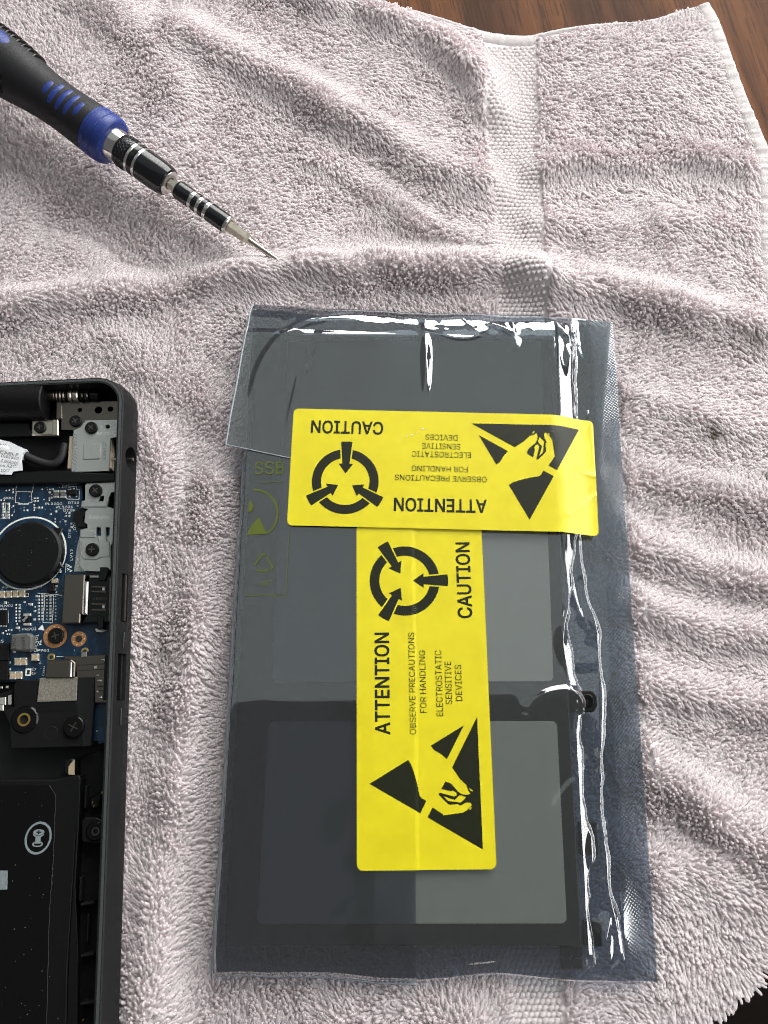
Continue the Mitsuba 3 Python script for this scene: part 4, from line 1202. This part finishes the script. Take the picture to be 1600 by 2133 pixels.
for (x0, y0, x1, y1) in [(-30, 1570, 60, 1640), (80, 1545, 118, 1640), (-30, 1650, 35, 1705)]:
    part('circuit_board__socket_contact', zb([(x0, y0), (x1, y0 - 10), (x1, y1), (x0, y1)]), PCBZ + .6, PCBZ + 1.0, 'm_solder', .15)
# white silk screen
silk = []


def silk_line(p, w=.16):
    g = LineString(pts(p, PCBZ)).buffer(w / 2, cap_style=2, join_style=2)
    for q in (g.geoms if hasattr(g, 'geoms') else [g]):
        silk.append(flat(*tri2d(q), PCBZ + .12))


for l in ([(175, 1245), (165, 1318), (342, 1325), (350, 1240)], [(170, 1330), (160, 1435), (205, 1440)], [(330, 1330), (335, 1435), (295, 1440)], [(705, 1300), (740, 1300), (740, 1265), (798, 1268), (798, 1298), (828, 1300), (825, 1402), (695, 1398), (698, 1350)],
          [(10, 1605), (65, 1600), (60, 1440), (105, 1445), (100, 1470)], [(30, 1530), (60, 1530)]):
    silk_line(za(l))
for l in ([(470, 500), (450, 785), (548, 788), (562, 500), (470, 500)], [(395, 478), (650, 500)], [(400, 1010 - 30), (415, 1010 + 10)], [(430, 965), (425, 1015)], [(690, 170), (685, 265)], [(265, 480), (300, 480), (300, 512), (275, 512)], [(590, 1138), (660, 1136)]):
    silk_line(zb(l))
for (x, y) in [(700, 180), (725, 195), (700, 220), (728, 235)]:
    silk_line(zb([(x, y), (x + 22, y + 10), (x, y + 22)]), .2)
silk.append(flat(*tri2d(Polygon(pts(zb([(445, 805), (395, 855), (465, 868)]), PCBZ))), PCBZ + .12))
put('laptop__circuit_board__silk_lines', cat_mesh(silk), 'm_white_print', kind='stuff')
for s, a_, b_, hh in [('DT4', (645, 1282), (728, 1280), 6), ('DT10', (710, 1450), (822, 1448), 6), ('PL1202', (470, 1460), (645, 1458), 6), ('PL1201', (588, 1494), (758, 1492), 6), ('DT39', (660, 1530), (775, 1530), 6), ('JDB1', (30, 1398), (142, 1398), 5.5), ('DT5', (735, 1800), (738, 1715), 5.5), ('DT6', (790, 1720), (790, 1630), 5.5)]:
    text3('circuit_board__lettering', s, za([a_])[0], za([b_])[0], hh * .9, PCBZ + .13)
for s, a_, b_, hh in [('PR901', (230, 868), (380, 862), 6), ('PL901', (388, 1055), (400, 908), 6), ('PJP901', (325, 1090), (512, 1086), 6), ('1', (408, 1018), (436, 1018), 10), ('LV12', (755, 135), (758, 18), 5.5), ('PU901', (-5, 625), (135, 620), 5.5), ('OV3', (350, 420), (440, 415), 5), ('UV', (430, 500), (470, 498), 4), ('5', (5, 992), (35, 992), 6), ('E7', (330, 1285), (375, 1285), 4.5), ('EV', (330, 1325), (375, 1325), 4.5), ('CON', (460, 1340), (470, 1240), 4), ('P37', (28, 430), (110, 420), 4)]:
    text3('circuit_board__lettering', s, zb([a_])[0], zb([b_])[0], hh * .9, PCBZ + .13)
part('circuit_board__fuse_mark', zb([(268, 1262), (325, 1262), (320, 1340), (262, 1340)]), PCBZ, PCBZ + .13, 'm_white_print', .02)
part('circuit_board__fuse_mark', zb([(283, 1278), (310, 1278), (306, 1324), (278, 1324)]), PCBZ + .13, PCBZ + .25, 'm_ink', .02)
# pads and pins, too small to tell apart
dots = []


def dot(p, r=.34, h=.2):
    c = at(*p, PCBZ)
    dots.append(slab(np.array([[c[0] - r, c[1] - r], [c[0] + r, c[1] - r], [c[0] + r, c[1] + r], [c[0] - r, c[1] + r]]), PCBZ, PCBZ + h, .08))


for x, y in [(65, 1310), (97, 1308), (135, 1298), (135, 1328), (440, 1297), (518, 1298), (550, 1296), (518, 1330), (540, 1352), (515, 1387), (540, 1385), (515, 1410), (360, 1390), (390, 1388), (360, 1420), (392, 1418), (356, 1458), (358, 1488), (405, 1488), (437, 1488), (458, 1404), (250, 1516), (285, 1516), (355, 1515), (585, 1528), (690, 1545), (722, 1546), (690, 1575), (722, 1576), (575, 1605), (576, 1635), (530, 1555), (725, 1372), (797, 1372), (768, 1290), (10, 1410), (45, 1412), (140, 1470), (125, 1568), (810, 1470), (680, 1630), (745, 1655), (745, 1690)]:
    dot(za([(x, y)])[0], rng.uniform(.2, .36))
for y in np.arange(1448, 1600, 29):
    for x in (32, 90):
        dot(za([(x + rng.uniform(-4, 4), y)])[0], .36)
for x in np.arange(195, 300, 19):
    c_ = za([(x, 1450)])[0]; dot(c_, .22)
for y in np.arange(512, 770, 34):
    for x, r in ((405, .3), (440, .32), (487, .2), (527, .36), (580, .22)):
        dot(zb([(x, y)])[0], r)
for y in np.arange(600, 800, 34):
    for x in (168, 203):
        dot(zb([(x, y)])[0], .27)
for y in np.arange(665, 800, 17):
    dot(zb([(88, y)])[0], .14)
for x in np.arange(0, 75, 17):
    dot(zb([(x, 645)])[0], .14); dot(zb([(x, 820)])[0], .14)
for x, y in [(55, 577), (255, 572), (300, 590), (330, 594), (365, 620), (362, 665), (358, 752), (175, 840), (195, 840), (178, 800), (60, 870), (90, 862), (120, 862), (30, 895), (75, 905), (100, 905), (415, 1210), (75, 1455), (18, 1460), (590, 330), (590, 405), (590, 470), (575, 440), (625, 255), (450, 365), (380, 510), (800, 160), (815, 130), (815, 195), (940, 210), (280, 1080), (310, 1078), (150, 1085), (98, 1130), (98, 1200), (98, 1270), (1010, 1915)]:
    dot(zb([(x, y)])[0], rng.uniform(.18, .42))
for i in range(150):
    x, y = rng.uniform(2, 160), rng.uniform(1014, 1400)
    if math.hypot(x - 60, y - 1152) > 86 and not (1315 < y < 1365 and x < 150):
        dot((x, y), rng.uniform(.06, .13), .12)
put('laptop__circuit_board__pads', cat_mesh(dots), 'm_solder', 30, kind='stuff')
# black foil, tape and lower screws
part('foil_cover', zb([(30, 1700), (145, 1660), (140, 1440), (175, 1385), (400, 1380), (810, 1345), (983, 1350), (975, 1640), (948, 2075), (110, 2100), (100, 1850)]), 13.0, 14.6, 'm_black_matte', .2, .5)
part('foil_cover__fold', zb([(385, 1612), (800, 1600), (800, 1700), (370, 1722)]), 14.6, 14.75, 'm_black', .05)
part('foil_cover__side_strip', zb([(805, 1352), (978, 1355), (972, 1640), (945, 2070), (870, 2075), (800, 1720)]), 14.6, 14.8, 'm_shell', .08)
part('foil_cover__fabric_tape', zb([(412, 1362), (805, 1350), (795, 1598), (385, 1612)]), 14.6, 15.0, 'm_tape', .1)
screw('cover_screw', (153, 1514), 15.8, 3.0, mat='m_black_gloss')
c = at(255 / 5, 1140 + 1795 / 5, 14.8)
put('laptop__foil_cover__boss', disc(c, 14.0, 15.0, 4.0, .4, 32, 1.8), 'm_black_gloss', 30)
put('laptop__foil_cover__brass_insert', lathe([(1.7, 14.9), (1.9, 15.2), (1.3, 15.2), (1.1, 13.8), (0, 13.7)], (c[0], c[1], 0), 24), 'm_gold', 30)
c = at(532 / 5, 1140 + 1938 / 5, 14.7)
put('laptop__foil_cover__round_mark', disc(c, 14.6, 14.78, 2.05, .03, 32, 1.75), 'm_shell', False)
text3('foil_cover__lettering', 'n', (102, 1533.5), (111, 1533.5), 12, 14.75, 'm_shell')
part('ribbon', zb([(988, 1640), (1110, 1635), (1090, 2025), (965, 2020)]), PCBZ - .6, PCBZ + .2, 'm_pcb', .1)
# battery of the laptop with printed marks
part('battery', zc([(-900, 300), (400, 305), (490, 285), (590, 268), (600, 300), (560, 900), (535, 1300), (510, 1700), (497, 2350), (-900, 2350)]), FLOORZ, 15.2, 'm_black', .4, .6)
part('battery__label', zc([(-900, 345), (370, 345), (418, 420), (400, 900), (370, 1300), (345, 2350), (-900, 2350)]), 15.2, 15.35, 'm_black_gloss', .05)
part('battery__edge_strip', zc([(555, 285), (592, 275), (570, 720), (545, 1150), (520, 1550), (508, 1900), (500, 2350), (575, 2350), (580, 1500), (562, 1100), (590, 600), (600, 300)]), 15.2, 15.4, 'm_black', .1)
cp_ = at(285 / 3.597, 1540 + 740 / 3.597, 15.5)
g = Point(0, 0).buffer(4.0, quad_segs=20).difference(Point(0, 0).buffer(3.45, quad_segs=20))
put('laptop__battery__screw_mark', plate(affinity.translate(affinity.rotate(affinity.scale(g, .92, 1.08), -12), *cp_), 15.35, 15.5), 'm_grey_print', False)
e1 = affinity.translate(affinity.scale(Point(0, 0).buffer(1), 1.55, .8), 0, 1.5)
e2 = affinity.translate(affinity.scale(Point(0, 0).buffer(1), 1.5, .75), 0, -1.6)
stem = Polygon([(-.75, .9), (.75, .9), (.7, -1.5), (-.7, -1.5)])
base_ring = e2.difference(affinity.scale(e2, .7, .6))
cr = Polygon([(-.8, 1.35), (.8, 1.35), (.8, 1.65), (-.8, 1.65)]).union(Polygon([(-.2, 1.0), (.2, 1.0), (.2, 2.0), (-.2, 2.0)]))
sk = affinity.translate(e1, 0, -.5).difference(e1.buffer(.12))
pic = e1.difference(cr).union(sk).union(stem.difference(e1.buffer(.15)).difference(affinity.translate(e1, 0, -.5))).union(base_ring)
put('laptop__battery__screw_mark__picture', plate(affinity.translate(pic, *cp_), 15.35, 15.5), 'm_grey_print', False)
part('battery__light_square', zc([(-160, 985), (56, 985), (52, 1126), (-160, 1130)]), 15.35, 15.5, 'm_grey_print', .02)
part('cable_end', zc([(478, 160), (540, 140), (560, 170), (552, 270), (475, 268)]), 10, 14.0, 'm_black', .4, 1.0)
part('cable_end__tan_strip', zc([(512, 205), (556, 150), (556, 268), (512, 266)]), 14.0, 14.3, 'm_tan', .08)
# lower right channel with its clips and the screw boss
part('side_channel', zc([(600, 130), (800, 60), (742, 2350), (590, 2350), (600, 1300)]), FLOORZ, 10.2, 'm_black_matte', .2)
bc = at(715 / 3.597, 1540 + 690 / 3.597, 15)
part('screw_boss', zc([(610, 590), (720, 588), (790, 620), (815, 680), (790, 760), (720, 785), (610, 770)]), FLOORZ, 14.6, 'm_black', .3, 1.0)
put('laptop__screw_boss__ring', disc(bc, 14.6, 15.4, 2.7, .4, 32, 1.3), 'm_black_gloss', 30)
put('laptop__screw_boss__thread', disc(bc, 14.2, 15.0, 1.32, .2, 24, .75), 'm_darkmetal', 30)
for y in (1215, 1600, 1960):
    part('channel_rib', zc([(600, y + 20), (702, y), (704, y + 22), (600, y + 42)]), 10.2, 13.4, 'm_shell', .3)
for (x0, y0, x1, y1) in [(585, 1035, 612, 1215), (650, 1310, 664, 1525), (625, 350, 648, 520)]:
    part('channel_clip', zc([(x0 + 8, y0), (x1, y0), (x1 - 8, y1), (x0, y1)]), 10.2, 13.0, 'm_shell', .25)
part('cable_end', zc([(660, 440), (740, 400), (770, 410), (740, 520), (680, 530)]), 10, 12.4, 'm_black_gloss', .5, .8)
for x, y in [(700, 505), (762, 405), (625, 55), (617, 2110), (690, 480)]:
    p = np.array(zc([(x, y), (x + 10, y - 14)]))
    q = np.column_stack([pts(p, 14.2), [14.2, 14.4]])
    put('laptop__glint_wire', pipe(q, .22, 6), 'm_gold', True)

# ------------------------------------------------------------------ dust on the dark battery, stray fibres on the towel
dr_ = np.random.default_rng(5)
dust = []
for _ in range(48):
    x, y = dr_.uniform(2, 128), dr_.uniform(1650, 2125)
    c = at(x, y, 15.4); r_ = dr_.uniform(.03, .10)
    dust.append(trimesh.creation.icosphere(1, r_).apply_translation([*c, 15.38 + r_ * .5]))
for _ in range(22):
    x, y = dr_.uniform(2, 118), dr_.uniform(1095, 1210)
    if math.hypot(x - 58, y - 1152) < 62:
        c = at(x, y, 16); r_ = dr_.uniform(.04, .10)
        dust.append(trimesh.creation.icosphere(1, r_).apply_translation([*c, 16 + r_ * .5]))
put('laptop__dust', cat_mesh(dust), 'm_cell_print', True, kind='stuff')
fib = []
for _ in range(26):
    x, y = dr_.uniform(150, 1560), dr_.uniform(20, 2100)
    c = at(x, y, 6)
    if poly_sdf(np.array([c[0]]), np.array([c[1]]), BAG)[0] < 2 or poly_sdf(np.array([c[0]]), np.array([c[1]]), lap_rect)[0] < 3:
        continue
    a0 = dr_.uniform(0, 6.28); n = 14; q = [c]
    for k_ in range(n):
        a0 += dr_.normal(0, .35); q.append(q[-1] + .5 * np.array([math.cos(a0), math.sin(a0)]))
    q = np.array(q)
    fib.append(pipe(np.column_stack([q, th(q[:, 0], q[:, 1]) + 1.9 + .5 * np.sin(np.linspace(0, 3, len(q)))]), .07, 4))
put('towel__stray_fibres', cat_mesh(fib), 'm_hem', True, kind='stuff')
